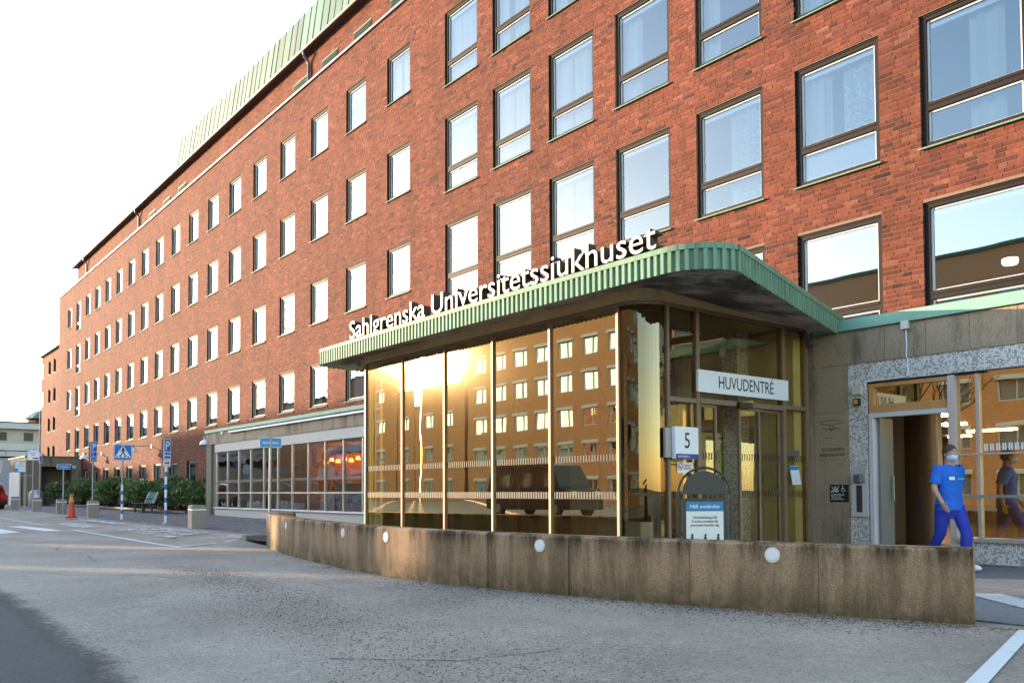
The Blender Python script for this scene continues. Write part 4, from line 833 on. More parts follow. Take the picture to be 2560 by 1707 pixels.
extra.build('fascia_ribs', M_COPPER2, ca, kind='stuff')
# cap pieces with seams
seg = resample(P2, .62)
for a, b in zip(seg[:-1], seg[1:]):
    sub = [a] + [p for p in rs if min((p-a).length, (p-b).length) < (b-a).length and (p-a).dot(b-a) > 0 and (p-b).dot(a-b) > 0] + [b]; q = MB()
    for s0, s1 in zip(sub[:-1], sub[1:]):
        d = (s1-s0)
        if d.length < 1e-4: continue
        d.normalize(); n_ = Vector((d.y, -d.x)); o0, o1, i0, i1 = s0+n_*.036, s1+n_*.036, s0-n_*.10, s1-n_*.10; z0, z1 = ctop(s0.y), ctop(s1.y)
        q.quad((*o0, z0-.06), (*o1, z1-.06), (*o1, z1+.008), (*o0, z0+.008)); q.quad((*o0, z0+.008), (*o1, z1+.008), (*i1, z1+.012), (*i0, z0+.012)); q.quad((*o1, z1-.06), (*o0, z0-.06), (*s0, z0-.06), (*s1, z1-.06))
    q.build('cap_strip', M_COPPER2, ca)
inn = [p - n_*.012 for p, n_ in zip(rs, nrm)]
MB().poly([(p.x, p.y, ctop(p.y)-.004) for p in inn]).build('roof_deck', mat('roof felt', (.06, .065, .06), .9), ca)
sof = [p - n_*.0 for p, n_ in zip(rs, nrm)]; q = MB()
ctr = [(p.x*.0+max(-15.6, min(-8.2, p.x)), max(p.y, 8.75) if p.y < 12.5 else 12.75) for p in sof]
for i in range(len(sof)-1):
    a, b, c, d = sof[i], sof[i+1], Vector(ctr[i+1]), Vector(ctr[i]); q.quad((a.x, a.y, ctop(a.y)-FH+.02), (b.x, b.y, ctop(b.y)-FH+.02), (c.x, c.y, ctop(c.y)-.125), (d.x, d.y, ctop(d.y)-.125))
q.build('soffit', M_SOFFIT, ca, smooth=True)

# ------------------------------------------------------------------ lettering on the canopy
lt = thing('roof_lettering', 'white raised letters Sahlgrenska Universitetssjukhuset standing on the canopy edge', 'sign', (-11.3, 8.12, 3.0))
S_ = 'Sahlgrenska Universitetssjukhuset'; LX0, LX1, LZ = -15.38, -7.22, 3.035; SZ = .50
M_LET = mat('white letter face', (.50, .50, .51), .45); M_LSIDE = mat('brown letter side', (.055, .036, .026), .5)
full = text_mesh(S_, SZ, 0); wid = max(v.co.x for v in full.vertices)-min(v.co.x for v in full.vertices); sx = (LX1-LX0)/wid
def advance(k):
    if k == 0: return 0.0
    me = text_mesh(S_[:k].replace(' ', '_') + '|', SZ, 0, 'LEFT'); me0 = text_mesh('|', SZ, 0, 'LEFT'); return max(v.co.x for v in me.vertices)-max(v.co.x for v in me0.vertices)
sp_fix = None
for k, ch in enumerate(S_):
    if ch == ' ': continue
    xo = advance(k)
    if k > 11: 
        if sp_fix is None: m0 = text_mesh('|a b|', SZ, 0, 'LEFT'); m1 = text_mesh('|a_b|', SZ, 0, 'LEFT'); sp_fix = max(v.co.x for v in m1.vertices)-max(v.co.x for v in m0.vertices)
        xo -= sp_fix
    me = text_mesh(ch, SZ, .075, 'LEFT', 1.0, 1.0, .0); me.transform(Matrix.Diagonal((sx, 1, 1, 1)))
    me.transform(Matrix(((1, 0, 0, LX0-.01+xo*sx), (0, 0, -1, 8.12), (0, 1, 0, LZ), (0, 0, 0, 1)))); me.transform(Matrix.Translation(-lt.location))
    me.materials.clear(); me.materials.append(M_LSIDE); me.materials.append(M_LET)
    for p in me.polygons: p.material_index = 1 if p.normal.y < -.9 else 0
    me.name = 'letter'; o = bpy.data.objects.new('letter', me); COL.objects.link(o); o.parent = lt
MB().box(LX0+.1, LX1-.1, 8.20, 8.22, 3.19, 3.21).box(LX0+.1, LX1-.1, 8.20, 8.22, 3.03, 3.05).build('rail', M_STEEL, lt)
q = MB()
for k in range(14): x = LX0+.2+k*.6; q.box(x, x+.02, 8.20, 8.23, 2.92, 3.21)
q.build('bracket', M_STEEL, lt)

# ------------------------------------------------------------------ signs at the door
sg = thing('entrance_sign', 'wide white sign reading HUVUDENTRÉ above the sliding doors', 'sign', (XV+.08, 10.73, 1.38))
MB().box(XV+.04, XV+.085, 9.625, 11.83, 1.39, 1.712).build('panel', M_SIGNW, sg, bevel=.004); text('lettering', 'HUVUDENTRÉ', .262, M_INK, (XV+.087, 10.75, 1.468), (0, 1, 0), sg, .0012, 'CENTER', .80)
n5 = thing('number_sign', 'white box sign with a black 5 and a blue strip on the corner post', 'sign', (-7.8, 9.3, .41))
MB().box(-7.86, -7.79, 9.055, 9.545, .418, .868).build('panel', M_SIGNW, n5, bevel=.006); MB().box(-7.788, -7.786, 9.06, 9.54, .42, .492).build('strip', mat('deep blue', (.01, .05, .25), .4), n5); MB().box(-7.90, -7.86, 8.93, 9.09, .44, .85).build('bracket', M_STEEL, n5)
text('digit', '5', .31, M_INK, (-7.787, 9.30, .575), (0, 1, 0), n5, .001, 'CENTER', .9); text('lettering', 'BLÅ STRÅKET 5', .042, M_SIGNW, (-7.784, 9.10, .44), (0, 1, 0), n5, .001, 'LEFT', .85)
ns = thing('no_smoking_notice', 'small white no smoking notice on the glass below the number sign', 'notice', (XV+.01, 9.4, .23)); MB().box(XV+.006, XV+.009, 9.235, 9.572, .233, .382).build('sheet', M_SIGNW, ns)
M_RED = mat('sign red', (.45, .02, .03), .5); PXX = lambda a, b: (XV+.011, a, b); q = MB(); strokes(q, [(9.30+.045*math.cos(t), .318+.045*math.sin(t)) for t in [2*math.pi*k/20 for k in range(21)]], .011, PXX); strokes(q, [(9.268, .350), (9.332, .286)], .011, PXX); q.build('symbol', M_RED, ns)
q = MB(); [strokes(q, [(9.37, z), (9.55-.03*(k % 2), z)], .008, PXX) for k, z in enumerate((.34, .322, .30, .282))]; strokes(q, [(9.27, .31), (9.325, .312)], .010, PXX); q.build('print', M_INK, ns, kind='stuff')
nn = thing('paper_notice', 'white paper notice with a blue heading taped askew on the side glass', 'notice', (XV+.01, 12.1, .06)); MB().quad((XV+.008, 12.02, .06), (XV+.008, 12.262, .07), (XV+.008, 12.182, .371), (XV+.008, 11.94, .366)).build('sheet', M_SIGNW, nn)
MB().quad((XV+.010, 11.955, .30), (XV+.010, 12.19, .305), (XV+.010, 12.178, .365), (XV+.010, 11.945, .36)).build('heading', mat('notice blue', (.02, .22, .48), .5), nn); MB().quad((XV+.006, 11.90, .52), (XV+.006, 12.22, .525), (XV+.006, 12.22, .62), (XV+.006, 11.90, .615)).build('grey_label', mat('grey label', (.12, .11, .09), .6), nn)

# standing sign behind the wall
af = thing('standing_sign', 'black arched standing sign with poster reading Håll avståndet', 'sign', (-6.135, 7.6, ZPL), None)
rv = Vector((rgt.x, rgt.y, 0)); fv = Vector((-fwd.x, -fwd.y, 0)).normalized(); AO = Vector((-6.135, 7.6, 0))
def AW(a, z, d=0): p = AO + rv*a + fv*d; return (p.x, p.y, z)
def abox(q, a0, a1, z0, z1, d0, d1):
    i = len(q.v); q.v += [AW(a, z, d) for z in (z0, z1) for d in (d0, d1) for a in (a0, a1)]
    q.f += [(i, i+1, i+3, i+2), (i+4, i+6, i+7, i+5), (i, i+4, i+5, i+1), (i+2, i+3, i+7, i+6), (i, i+2, i+6, i+4), (i+1, i+5, i+7, i+3)]; return q
ra = .293
MB().path([AW(-ra, ZPL+.03)]+[AW(ra*math.cos(t), -.055+.295*math.sin(t)) for t in [math.pi-math.pi*k/24 for k in range(25)]]+[AW(ra, ZPL+.03)], .0135, 8).build('tube_frame', M_BLACK, af, smooth=True)
n = 22; hh = [AW(.247*math.cos(t), -.055+.258*math.sin(t), .012) for t in [math.pi*k/n for k in range(n+1)]]; hb = [AW(.247*math.cos(t), -.055+.258*math.sin(t), -.012) for t in [math.pi*k/n for k in range(n+1)]]
q = MB(); q.poly(hh); q.poly(list(reversed(hb))); [q.quad(hh[k], hh[k+1], hb[k+1], hb[k]) for k in range(n)]; q.build('head_board', M_BLACK, af)
q = MB(); abox(q, -.249, .249, -1.02, -.108, -.02, .02); abox(q, -.24, .24, -.108, -.100, -.02, .03); q.build('poster_case', M_BLACK, af); q = MB()
for a in (-.293, .249): abox(q, a, a+.044, -.06, -.045, -.006, .006); abox(q, a, a+.044, -.5, -.485, -.006, .006); abox(q, a, a+.044, -.95, -.935, -.006, .006)
for s in (-1, 1): q.tube(AW(s*.155, .135), AW(s*.172, .19), .009)
q.build('bracket', M_BLACK, af); q = MB()
for a in (-.293, .293): q.tube(AW(a, ZPL+.03, -.22), AW(a, ZPL+.03, .22), .014)
q.build('foot', M_BLACK, af)
poster = abox(MB(), -.207, .207, -1.0, -.137, .0205, .022).build('poster', mat('poster cream', (.66, .64, .58), .5), af); abox(MB(), -.207, .207, -.243, -.137, .0222, .024).build('poster_heading', mat('poster blue', (.015, .16, .33), .5), af)
tf = lambda s_, size, a, z, m, al='CENTER', off=0: text('lettering', s_, size, m, AW(a, z, .0255), rv, af, .0006, al, 1.0, (0, 0, 1), off)
tf('Håll avståndet', .058, 0, -.209, M_SIGNW); tf('Vid köbildning håll', .0365, 0, -.323, M_INK, off=.0002); tf('2 meters', .0365, -.148, -.366, mat('poster red', (.22, .05, .04), .6), 'LEFT', .0002); tf('avstånd till', .0365, -.012, -.366, M_INK, 'LEFT', .0002); tf('personen framför dig', .0365, 0, -.408, M_INK, off=.0002)
q = MB()
PA = lambda a, b: AW(a, b, .0256)
for a in (-.143, .003, .146): strokes(q, [(a, -.53), (a+.002, -.575)], .026, PA); strokes(q, [(a-.004, -.575), (a-.004, -.64)], .017, PA); q.poly([PA(a+.002+.013*math.cos(t), -.507+.014*math.sin(t)) for t in [2*math.pi*k/10 for k in range(10)]])
strokes(q, [(-.115, -.567), (-.02, -.567)], .002, PA); strokes(q, [(.03, -.567), (.118, -.567)], .002, PA); q.build('queue_figures', M_INK, af)
for a in (-.068, .073): tf('2m', .018, a, -.56, M_INK)

# ------------------------------------------------------------------ curved aggregate wall
def wall_mat():
    m = bpy.data.materials.new('aggregate wall'); m.use_nodes = True; t = m.node_tree; N = t.nodes; L = t.links; b = N['Principled BSDF']; b.inputs['Roughness'].default_value = .85; b.inputs['Specular IOR Level'].default_value = .25
    g = N.new('ShaderNodeNewGeometry')
    def noise(sc, det, ro, st=(1, 1, 1)):
        mp = N.new('ShaderNodeMapping'); mp.inputs['Scale'].default_value = st; L.new(g.outputs['Position'], mp.inputs[0]); n = N.new('ShaderNodeTexNoise'); n.inputs['Scale'].default_value = sc; n.inputs['Detail'].default_value = det; n.inputs['Roughness'].default_value = ro; L.new(mp.outputs[0], n.inputs['Vector']); return n.outputs[0]
    def rg(v, a, b_, c, d):
        r = N.new('ShaderNodeMapRange'); r.inputs[1].default_value = a; r.inputs[2].default_value = b_; r.inputs[3].default_value = c; r.inputs[4].default_value = d; L.new(v, r.inputs[0]); return r.outputs[0]
    def mixc(f, a, c):
        x = N.new('ShaderNodeMix'); x.data_type = 'RGBA'; L.new(f, x.inputs[0]); L.new(a, x.inputs[6]) if not isinstance(a, tuple) else setattr(x.inputs[6], 'default_value', (*a, 1)); x.inputs[7].default_value = (*c, 1); return x.outputs[2]
    def op(o, a, b_):
        x = N.new('ShaderNodeMath'); x.operation = o; x.use_clamp = True
        for i, v in enumerate((a, b_)):
            if isinstance(v, (int, float)): x.inputs[i].default_value = v
            else: L.new(v, x.inputs[i])
        return x.outputs[0]
    c = mixc(rg(noise(70, 4, .7), .35, .65, 0, 1), (.245, .148, .085), (.42, .275, .165)); c = mixc(rg(noise(130, 2, .5), .62, .70, 0, .8), c, (.45, .36, .28)); c = mixc(rg(noise(110, 2, .5), .30, .38, .75, 0), c, (.035, .025, .02))
    sp = N.new('ShaderNodeSeparateXYZ'); L.new(g.outputs['Position'], sp.inputs[0])
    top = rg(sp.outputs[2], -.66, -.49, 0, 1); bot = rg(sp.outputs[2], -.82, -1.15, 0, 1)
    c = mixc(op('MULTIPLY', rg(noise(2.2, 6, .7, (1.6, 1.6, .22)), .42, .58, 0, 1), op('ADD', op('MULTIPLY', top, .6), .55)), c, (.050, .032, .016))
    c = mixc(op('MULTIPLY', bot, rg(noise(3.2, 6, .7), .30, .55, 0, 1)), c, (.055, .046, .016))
    L.new(c, b.inputs['Base Color']); bp = N.new('ShaderNodeBump'); bp.inputs['Strength'].default_value = .9; bp.inputs['Distance'].default_value = .006; L.new(noise(75, 3, .7), bp.inputs['Height']); L.new(bp.outputs[0], b.inputs['Normal']); MATS['wall'] = m; return m
M_WALL = wall_mat()
wt = thing('low_wall', 'low curved brown aggregate wall with round white lights along the forecourt', 'wall', (-9, 5.9, -1.14))
Wp = [Vector(p) for p in WALLPATH]
def catmull(P, n=10):
    Q = [P[0]*2-P[1]]+P+[P[-1]*2-P[-2]]; o_ = []
    for i in range(1, len(Q)-2):
        for k in range(n):
            t = k/n; a, b, c, d = Q[i-1], Q[i], Q[i+1], Q[i+2]; o_.append(.5*((2*b)+(c-a)*t+(2*a-5*b+4*c-d)*t*t+(3*b-a-3*c+d)*t**3))
    return o_+[P[-1]]
cw = resample(catmull(Wp), .10); WTOP, TH = -.487, .25
def nrm_at(P, i): a, b = P[max(0, i-1)], P[min(len(P)-1, i+1)]; d = (b-a).normalized(); return Vector((d.y, -d.x))
def at_x(x): return min(range(6, len(cw)), key=lambda i: abs(cw[i].x-x))
joints = [0, at_x(-16.7), at_x(-12.05), at_x(-10.45), at_x(-9.08), at_x(-7.93), at_x(-6.72), at_x(-5.42), at_x(-4.27), len(cw)-1]
for a, b in zip(joints[:-1], joints[1:]):
    gap = .012 if a in (joints[5],) else .003; q = MB(); R_ = range(a, b+1); prof = []
    for i in R_:
        p = cw[i].copy(); n_ = nrm_at(cw, i); tdir = Vector((-n_.y, n_.x))
        if i == a and a: p += tdir*gap
        if i == b and b != len(cw)-1: p -= tdir*gap
        zb = zr(p.x)-.12; inn_ = p - n_*TH; pr = [(p, zb), (p, WTOP-.025), (p-n_*.022, WTOP), (inn_+n_*.022, WTOP), (inn_, WTOP-.025), (inn_, zb)]; prof.append([(v.x, v.y, z) for v, z in pr])
    for A, B2 in zip(prof[:-1], prof[1:]):
        for k in range(5): q.quad(A[k], B2[k], B2[k+1], A[k+1])
    q.poly(list(reversed(prof[0]))); q.poly(prof[-1]); q.build('wall_segment', M_WALL, wt)
q = MB()
for i in joints[1:-1]:
    p = cw[i]; n_ = nrm_at(cw, i); tdir = Vector((-n_.y, n_.x)); a, b = p-n_*.01-tdir*.02, p-n_*.01+tdir*.02; c, d = p-n_*(TH-.01)+tdir*.02, p-n_*(TH-.01)-tdir*.02
    z0 = zr(p.x)-.1; q.quad((*a, z0), (*b, z0), (*b, WTOP-.01), (*a, WTOP-.01)); q.quad((*a, WTOP-.01), (*b, WTOP-.01), (*c, WTOP-.01), (*d, WTOP-.01))
q.build('joint_filler', mat('dark joint', (.03, .024, .018), .95), wt)
M_LENS = mat('opal lens', (.72, .70, .68), .4); M_RING = mat('white ring', (.66, .62, .57), .5)
for x, z in ((-15.0, -.645), (-11.5, -.625), (-10.02, -.62), (-7.18, -.607), (-4.62, -.597)):
    i = at_x(x); p = cw[i]; n_ = nrm_at(cw, i); c0 = Vector((p.x, p.y, z)); N3 = Vector((n_.x, n_.y, 0))
    r_ = MB().tube(c0-N3*.01, c0+N3*.012, .072, .068, 24).build('wall_light', M_RING, wt, smooth=True); MB().tube(c0+N3*.008, c0+N3*.017, .053, .046, 24).build('lens', M_LENS, r_, smooth=True)

# ------------------------------------------------------------------ bollards, cone, poles
M_BOLL = mat('bollard concrete', (.30, .255, .205), .85, var=.22, vscale=35, bump=.4, bscale=130, dark=(.15, .14, .115), dscale=2.5, dlo=.5, dhi=.75)
def bollard(x, y, rz, label):
    t = thing('bollard', label, 'bollard', (x, y, zp(x)), 'square concrete bollards along the kerb', rz)
    h, w, v = .64, .27, .19
    MB().box(-w, w, -v, v, -.05, h).build('block', M_BOLL, t, False, bevel=.012)
    MB().box(-w-.004, w+.004, -v-.004, v+.004, .50, .535).build('reflective_band', M_SIGNW, t, False)
    MB().box(-w+.03, w-.03, -v+.03, v-.03, h-.004, h+.006).build('top_plate', mat('mossy top', (.13, .12, .08), .9, var=.3, vscale=20), t, False); return t
bl = [(-24.20, 7.96, 'nearest square concrete bollard, beside the stone corner of the canteen'), (-36.55, 7.98, 'square concrete bollard carrying the blue parking signpost'), (-41.75, 7.84, 'square concrete bollard behind the thin blue street name post'), (-46.45, 7.66, 'square concrete bollard at the foot of the bus stop signposts'), (-51.2, 7.44, 'darkest and farthest square bollard near the parked red car')]
for x, y, l in bl: bollard(x, y, math.radians(-6), l)
cn = thing('traffic_cone', 'orange red traffic cone with a yellow sleeve standing by the crossing', 'traffic cone', (-35.95, 7.10, zp(-36)+.005))
MB().lathe([(.145, .045), (.035, .90), (.02, .92), (.001, .92)], 24).build('cone', mat('cone red', (.62, .055, .02), .5, var=.1, vscale=6), cn, False, True); q = MB(); q.prism([(.225*math.cos(t+.39), .225*math.sin(t+.39)) for t in [2*math.pi*k/8 for k in range(8)]], 'z', 0, .05); q.build('base', mat('cone base', (.50, .035, .02), .6), cn, False, bevel=.01)
MB().lathe([(.098, .60), (.057, .80)], 24, (0, 0, 0)).build('sleeve', mat('cone yellow', (.62, .28, .02), .5), cn, False, True)
def post(name, label, x, y, z0, h, r=.03, m=M_STEEL, lean=0.0, group=None):
    t = thing(name, label, 'sign', (x, y, z0), group); MB().tube((0, 0, -.04), (lean, lean*.4, h), r, r, 12).build('pole', m, t, False, True); return t
def plate(q, cx, cy_, cz, w, h, th, ax, r=.03):
    """Rounded plate facing +X (ax 'x') centred at c; returns outline builder."""
    o_ = []
    for sx_, sz_, a0 in ((1, 1, 0), (-1, 1, 90), (-1, -1, 180), (1, -1, 270)):
        for k in range(4): t = math.radians(a0+30*k); o_.append((cy_+sx_*(w/2-r)+r*math.cos(t), cz+sz_*(h/2-r)+r*math.sin(t)))
    q.prism(o_, 'x', cx-th, cx); return q
def rot_sign(t, yaw):                              # turn a sign's children about its post
    t.rotation_euler = (0, 0, yaw)
# pedestrian crossing sign
pc = post('crossing_sign', 'blue square pedestrian crossing sign on a blue and white banded pole', -33.52, 8.30, zp(-33.5), 2.16, .03); PF = .045
M_BANDB = mat('band blue', (.01, .15, .50), .4)
def bands(t, z0, z1, n, first_blue=True, r=.041):
    h = (z1-z0)/n
    for k in range(n): MB().tube((0, 0, z0+h*k), (0, 0, z0+h*(k+1)), r, r, 14).build('pole_band', M_BANDB if (k % 2 == 0) == first_blue else M_SIGNW, t, False, True)
for z0, z1, b in ((.0, .20, 0), (.20, .335, 1), (.335, .555, 0), (.555, .69, 1), (.69, .905, 0), (.905, 1.04, 1), (1.04, 1.27, 0)): MB().tube((0, 0, z0), (0, 0, z1), .041, .041, 14).build('pole_band', M_BANDB if b else M_SIGNW, pc, False, True)
bx = plate(MB(), PF, 0, 2.46, .63, .585, .06, 'x', .04).build('sign_box', M_BLACK, pc, False); plate(MB(), PF+.004, 0, 2.46, .62, .575, .004, 'x', .035).build('white_border', M_SIGNW, pc, False); plate(MB(), PF+.007, 0, 2.46, .585, .54, .003, 'x', .02).build('blue_face', mat('crossing blue', (.006, .17, .58), .35), pc, False)
MB().poly([(PF+.009, -.285, 2.26), (PF+.009, .285, 2.26), (PF+.009, 0, 2.725)]).build('white_triangle', M_SIGNW, pc, False)
PS = lambda a, b: (PF+.011, a, b); q = MB()
q.poly([PS(-.005+.022*math.cos(t), 2.645+.024*math.sin(t)) for t in [2*math.pi*k/12 for k in range(12)]])
strokes(q, [(0, 2.60), (.005, 2.47)], .062, PS); strokes(q, [(.0, 2.48), (-.045, 2.39), (-.105, 2.315), (-.125, 2.312)], .034, PS); strokes(q, [(.01, 2.48), (.05, 2.39), (.10, 2.325), (.108, 2.31)], .034, PS); strokes(q, [(-.02, 2.60), (-.04, 2.53), (-.085, 2.50)], .024, PS); strokes(q, [(.02, 2.60), (.055, 2.555), (.07, 2.50)], .024, PS)
for a, d in ((-.215, .03), (-.07, .012), (.065, -.012), (.20, -.03)): q.quad(PS(a-.035, 2.272), PS(a+.025, 2.272), PS(a+.025+d, 2.312), PS(a-.02+d, 2.312))
q.build('walking_figure', M_INK, pc, False)
# parking sign with bands
pk = post('parking_sign', 'blue P parking sign with small arrow plate on a blue and white banded pole', -28.41, 8.35, zp(-28.4), 2.68, .028); MB().lathe([(.10, -.0), (.09, .02), (.05, .04)], 12).build('foot', M_STEEL, pk, False)
z = 0
for h, b in ((.26, 0), (.165, 1), (.245, 0), (.165, 1), (.25, 0), (.165, 1), (.25, 0), (.155, 1), (.245, 0), (.16, 1)):
    MB().tube((0, 0, z), (0, 0, z+h), .040, .040, 14).build('pole_band', M_BANDB if b else M_SIGNW, pk, False, True); z += h
def pface(t, w, zc, h, m, d=0.0): plate(MB(), .05+d, 0, zc, w+.02, h+.02, .02, 'x', .012).build('plate', M_SIGNW, t, False); plate(MB(), .053+d, 0, zc, w-.014, h-.014, .003, 'x', .01).build('plate_face', m, t, False)
MB().box(-.05, .03, -.125, .135, 2.02, 2.70).build('sign_back', mat('sign back', (.06, .065, .07), .6), pk, False)
pface(pk, .25, 2.50, .40, M_BLUE); tq = text_mesh('P', .40, .001, 'CENTER', .85, 1, .008); 
def on_x(me, name, t, x, y, z, m): me.transform(Matrix(((0, 0, 1, x), (1, 0, 0, y), (0, 1, 0, z), (0, 0, 0, 1)))); me.materials.clear(); me.materials.append(m); me.name = name; o = bpy.data.objects.new(name, me); COL.objects.link(o); o.parent = t; return o
on_x(tq, 'letter', pk, .055, 0, 2.36, M_SIGNW)
plate(MB(), .05, 0, 2.175, .27, .235, .02, 'x', .012).build('plate', M_SIGNW, pk, False); MB().box(.05, .053, -.115, .115, 2.20, 2.275).build('text_strip', mat('pale blue strip', (.10, .22, .58), .4), pk, False); MB().box(.05, .053, -.115, .115, 2.09, 2.16).build('text_strip', M_BLUE, pk, False)
plate(MB(), .05, 0, 1.935, .27, .235, .02, 'x', .012).build('arrow_plate', M_SIGNW, pk, False); q = MB(); PQ = lambda a, b: (.053, a, b); strokes(q, [(-.08, 1.94), (.05, 1.94)], .04, PQ); q.poly([PQ(.03, 1.895), PQ(.09, 1.94), PQ(.03, 1.985)]); q.build('arrow', M_INK, pk, False)
pk.rotation_euler = (0, 0, .45)
# parking + wheelchair sign on the second bollard
pw = post('disabled_parking_sign', 'tall signpost with blue P and wheelchair plates rising from a bollard', -36.5, 7.95, zp(-36.5)+.645, 2.28, .028)
MB().box(-.05, .03, -.15, .14, 1.52, 2.31).build('sign_back', mat('sign back', (0, 0, 0)), pw, False); pface(pw, .26, 2.12, .37, M_BLUE); pface(pw, .26, 1.72, .37, M_BLUE)
on_x(text_mesh('P', .36, .001, 'CENTER', .85, 1, .008), 'letter', pw, .055, 0, 1.995, M_SIGNW); q = MB(); wheelchair(q, 0, 1.72, .30, lambda a, b: (.055, a, b)); q.build('wheelchair_symbol', M_SIGNW, pw, False); pw.rotation_euler = (0, 0, .42)
# street name posts
M_NBLUE = mat('name plate blue', (.015, .20, .52), .35)
def nameplate(label, s_, x, y, z0, h, w, ph, yaw, lean=0.0):
    t = post('name_sign', label, x, y, z0, h, .033, M_STEEL, lean, 'small blue hospital name plates on grey posts'); q = plate(MB(), .05, lean*.4, h-ph/2, w, ph, .03, 'x', .035); q.build('plate', M_SIGNW, t, False); plate(MB(), .053, lean*.4, h-ph/2, w-.025, ph-.025, .003, 'x', .028).build('plate_face', M_NBLUE, t, False)
    on_x(text_mesh(s_, ph*.40, .001, 'CENTER', .95, 1.05, .001), 'lettering', t, .056, lean*.4, h-ph/2-ph*.14, M_SIGNW); t.rotation_euler = (0, 0, yaw); return t
nameplate('blue name plate reading Ambulans on the grey post by the curved wall', 'Ambulans', -19.2, 7.99, zr(-19.2), 2.45, .50, .235, -.36, .04)
nameplate('blue name plate reading Ambulans on a thin post by the traffic cone', 'Ambulans', -40.76, 7.72, zp(-40.8), 2.15, .52, .215, 0)
# bus stop posts
bs = post('bus_stop_sign', 'white bus stop board with a green swirl and red strip on a tall post', -46.6, 7.5, zp(-46.6)+.6, 2.4, .035); plate(MB(), .05, 0, 2.12, .52, .56, .05, 'x', .02).build('board_frame', M_BLACK, bs, False); plate(MB(), .053, 0, 2.12, .49, .53, .004, 'x', .015).build('board', M_SIGNW, bs, False)
q = MB(); strokes(q, [(.0, 1.945), (.22, 1.945)], .07, PQ := (lambda a, b: (.056, a, b))); q.build('red_strip', M_RED, bs, False); q = MB(); strokes(q, [(-.16+.05*math.cos(t), 2.31+.05*math.sin(t)) for t in [.6+5*k/12 for k in range(13)]], .024, PQ); q.build('swirl', mat('swirl green', (.10, .34, .10), .5), bs, False); q = MB()
for z_, a, b in ((2.32, -.06, .2), (2.18, -.15, .12), (2.10, -.06, .06)): strokes(q, [(a, z_), (b, z_)], .022, PQ)
q.build('print', M_INK, bs, False, kind='stuff'); bs.rotation_euler = (0, 0, -.15)
b2 = post('bus_stop_flag', 'narrow blue and white plate seen edge on beside the bus stop board', -46.5, 7.78, zp(-46.6)+.6, 2.24, .035); plate(MB(), .05, 0, 1.98, .16, .52, .04, 'x', .03).build('plate', M_SIGNW, b2, False); plate(MB(), .053, 0, 1.9, .13, .3, .004, 'x', .02).build('plate_face', mat('lilac blue', (.16, .20, .60), .4), b2, False); b2.rotation_euler = (0, 0, .5)
tb = post('timetable_sign', 'white timetable board with a blue X and light blue corner on a bracket', -47.2, 7.05, zp(-47)+.0, 1.92, .03); plate(MB(), .05, 0, 2.14, .50, .54, .06, 'x', .02).build('board_frame', M_BLACK, tb, False); plate(MB(), .053, 0, 2.14, .46, .50, .004, 'x', .015).build('board', mat('pale board', (.72, .77, .80), .4), tb, False)
MB().box(.056, .058, -.225, -.10, 1.90, 2.07).build('blue_corner', mat('cyan patch', (.02, .30, .68), .4), tb, False); q = MB(); strokes(q, [(-.03, 2.35), (.05, 2.22)], .014, lambda a, b: (.058, a, b)); strokes(q, [(.05, 2.35), (-.03, 2.22)], .014, lambda a, b: (.058, a, b)); strokes(q, [(-.18, 2.18), (.14, 2.18)], .014, lambda a, b: (.058, a, b)); q.build('x_mark', M_NBLUE, tb, False); MB().tube((0, 0, 1.70), (.1, .5, 1.72), .02).build('bracket', M_STEEL, tb, False)
bn = thing('litter_bin', 'rounded grey litter bin with posters in front of the concrete passage', 'litter bin', (-58.6, 9.62, zp(-58.6))); MB().lathe([(.38, 0), (.40, .1), (.40, .72), (.36, .88), (.22, .98), (.001, 1.0)], 18).build('body', M_STEEL, bn, False, True); MB().box(.38, .41, -.2, .15, .25, .7).build('poster', M_SIGNW, bn, False); MB().box(-.7, -.35, -.35, .1, 0, .95).build('dark_locker', M_BLACK, bn, False); MB().box(-.36, -.34, -.3, .05, .3, .7).build('notice', M_SIGNW, bn, False)

# bench
be = thing('park_bench', 'pale blue green slatted park bench with black legs before the hedge', 'bench', (-41.2, 11.35, zp(-41)))
M_SLAT = mat('blue green paint', (.075, .135, .145), .85, var=.12, vscale=8, spec=.15)
for k in range(5): y = -.52+k*.105; MB().box(-.85, .85, y, y+.085, .395+.012*abs(k-2), .425+.012*abs(k-2)).build('seat_slat', M_SLAT, be, False, bevel=.006)
for k in range(6): z_ = .44+k*.082; y = .02+k*.032; q = MB(); q.prism([(y, z_), (y+.028, z_+.008), (y+.055, z_+.070), (y+.03, z_+.066)], 'x', -.85, .85); q.build('back_slat', M_SLAT, be, False)
for x in (-.62, .62):
    q = MB(); q.box(x-.03, x+.03, -.46, -.40, -.05, .40).box(x-.03, x+.03, -.06, .0, -.05, .40).box(x-.025, x+.025, -.50, .02, .365, .395); q.build('leg', M_BLACK, be, False); q = MB(); q.prism([(-.02, .38), (.03, .38), (.24, .93), (.21, .94)], 'x', x-.02, x+.02); q.path([(x, -.42, .40), (x, -.42, .62), (x, -.02, .64)], .014, 6); q.build('armrest', M_BLACK, be, False)
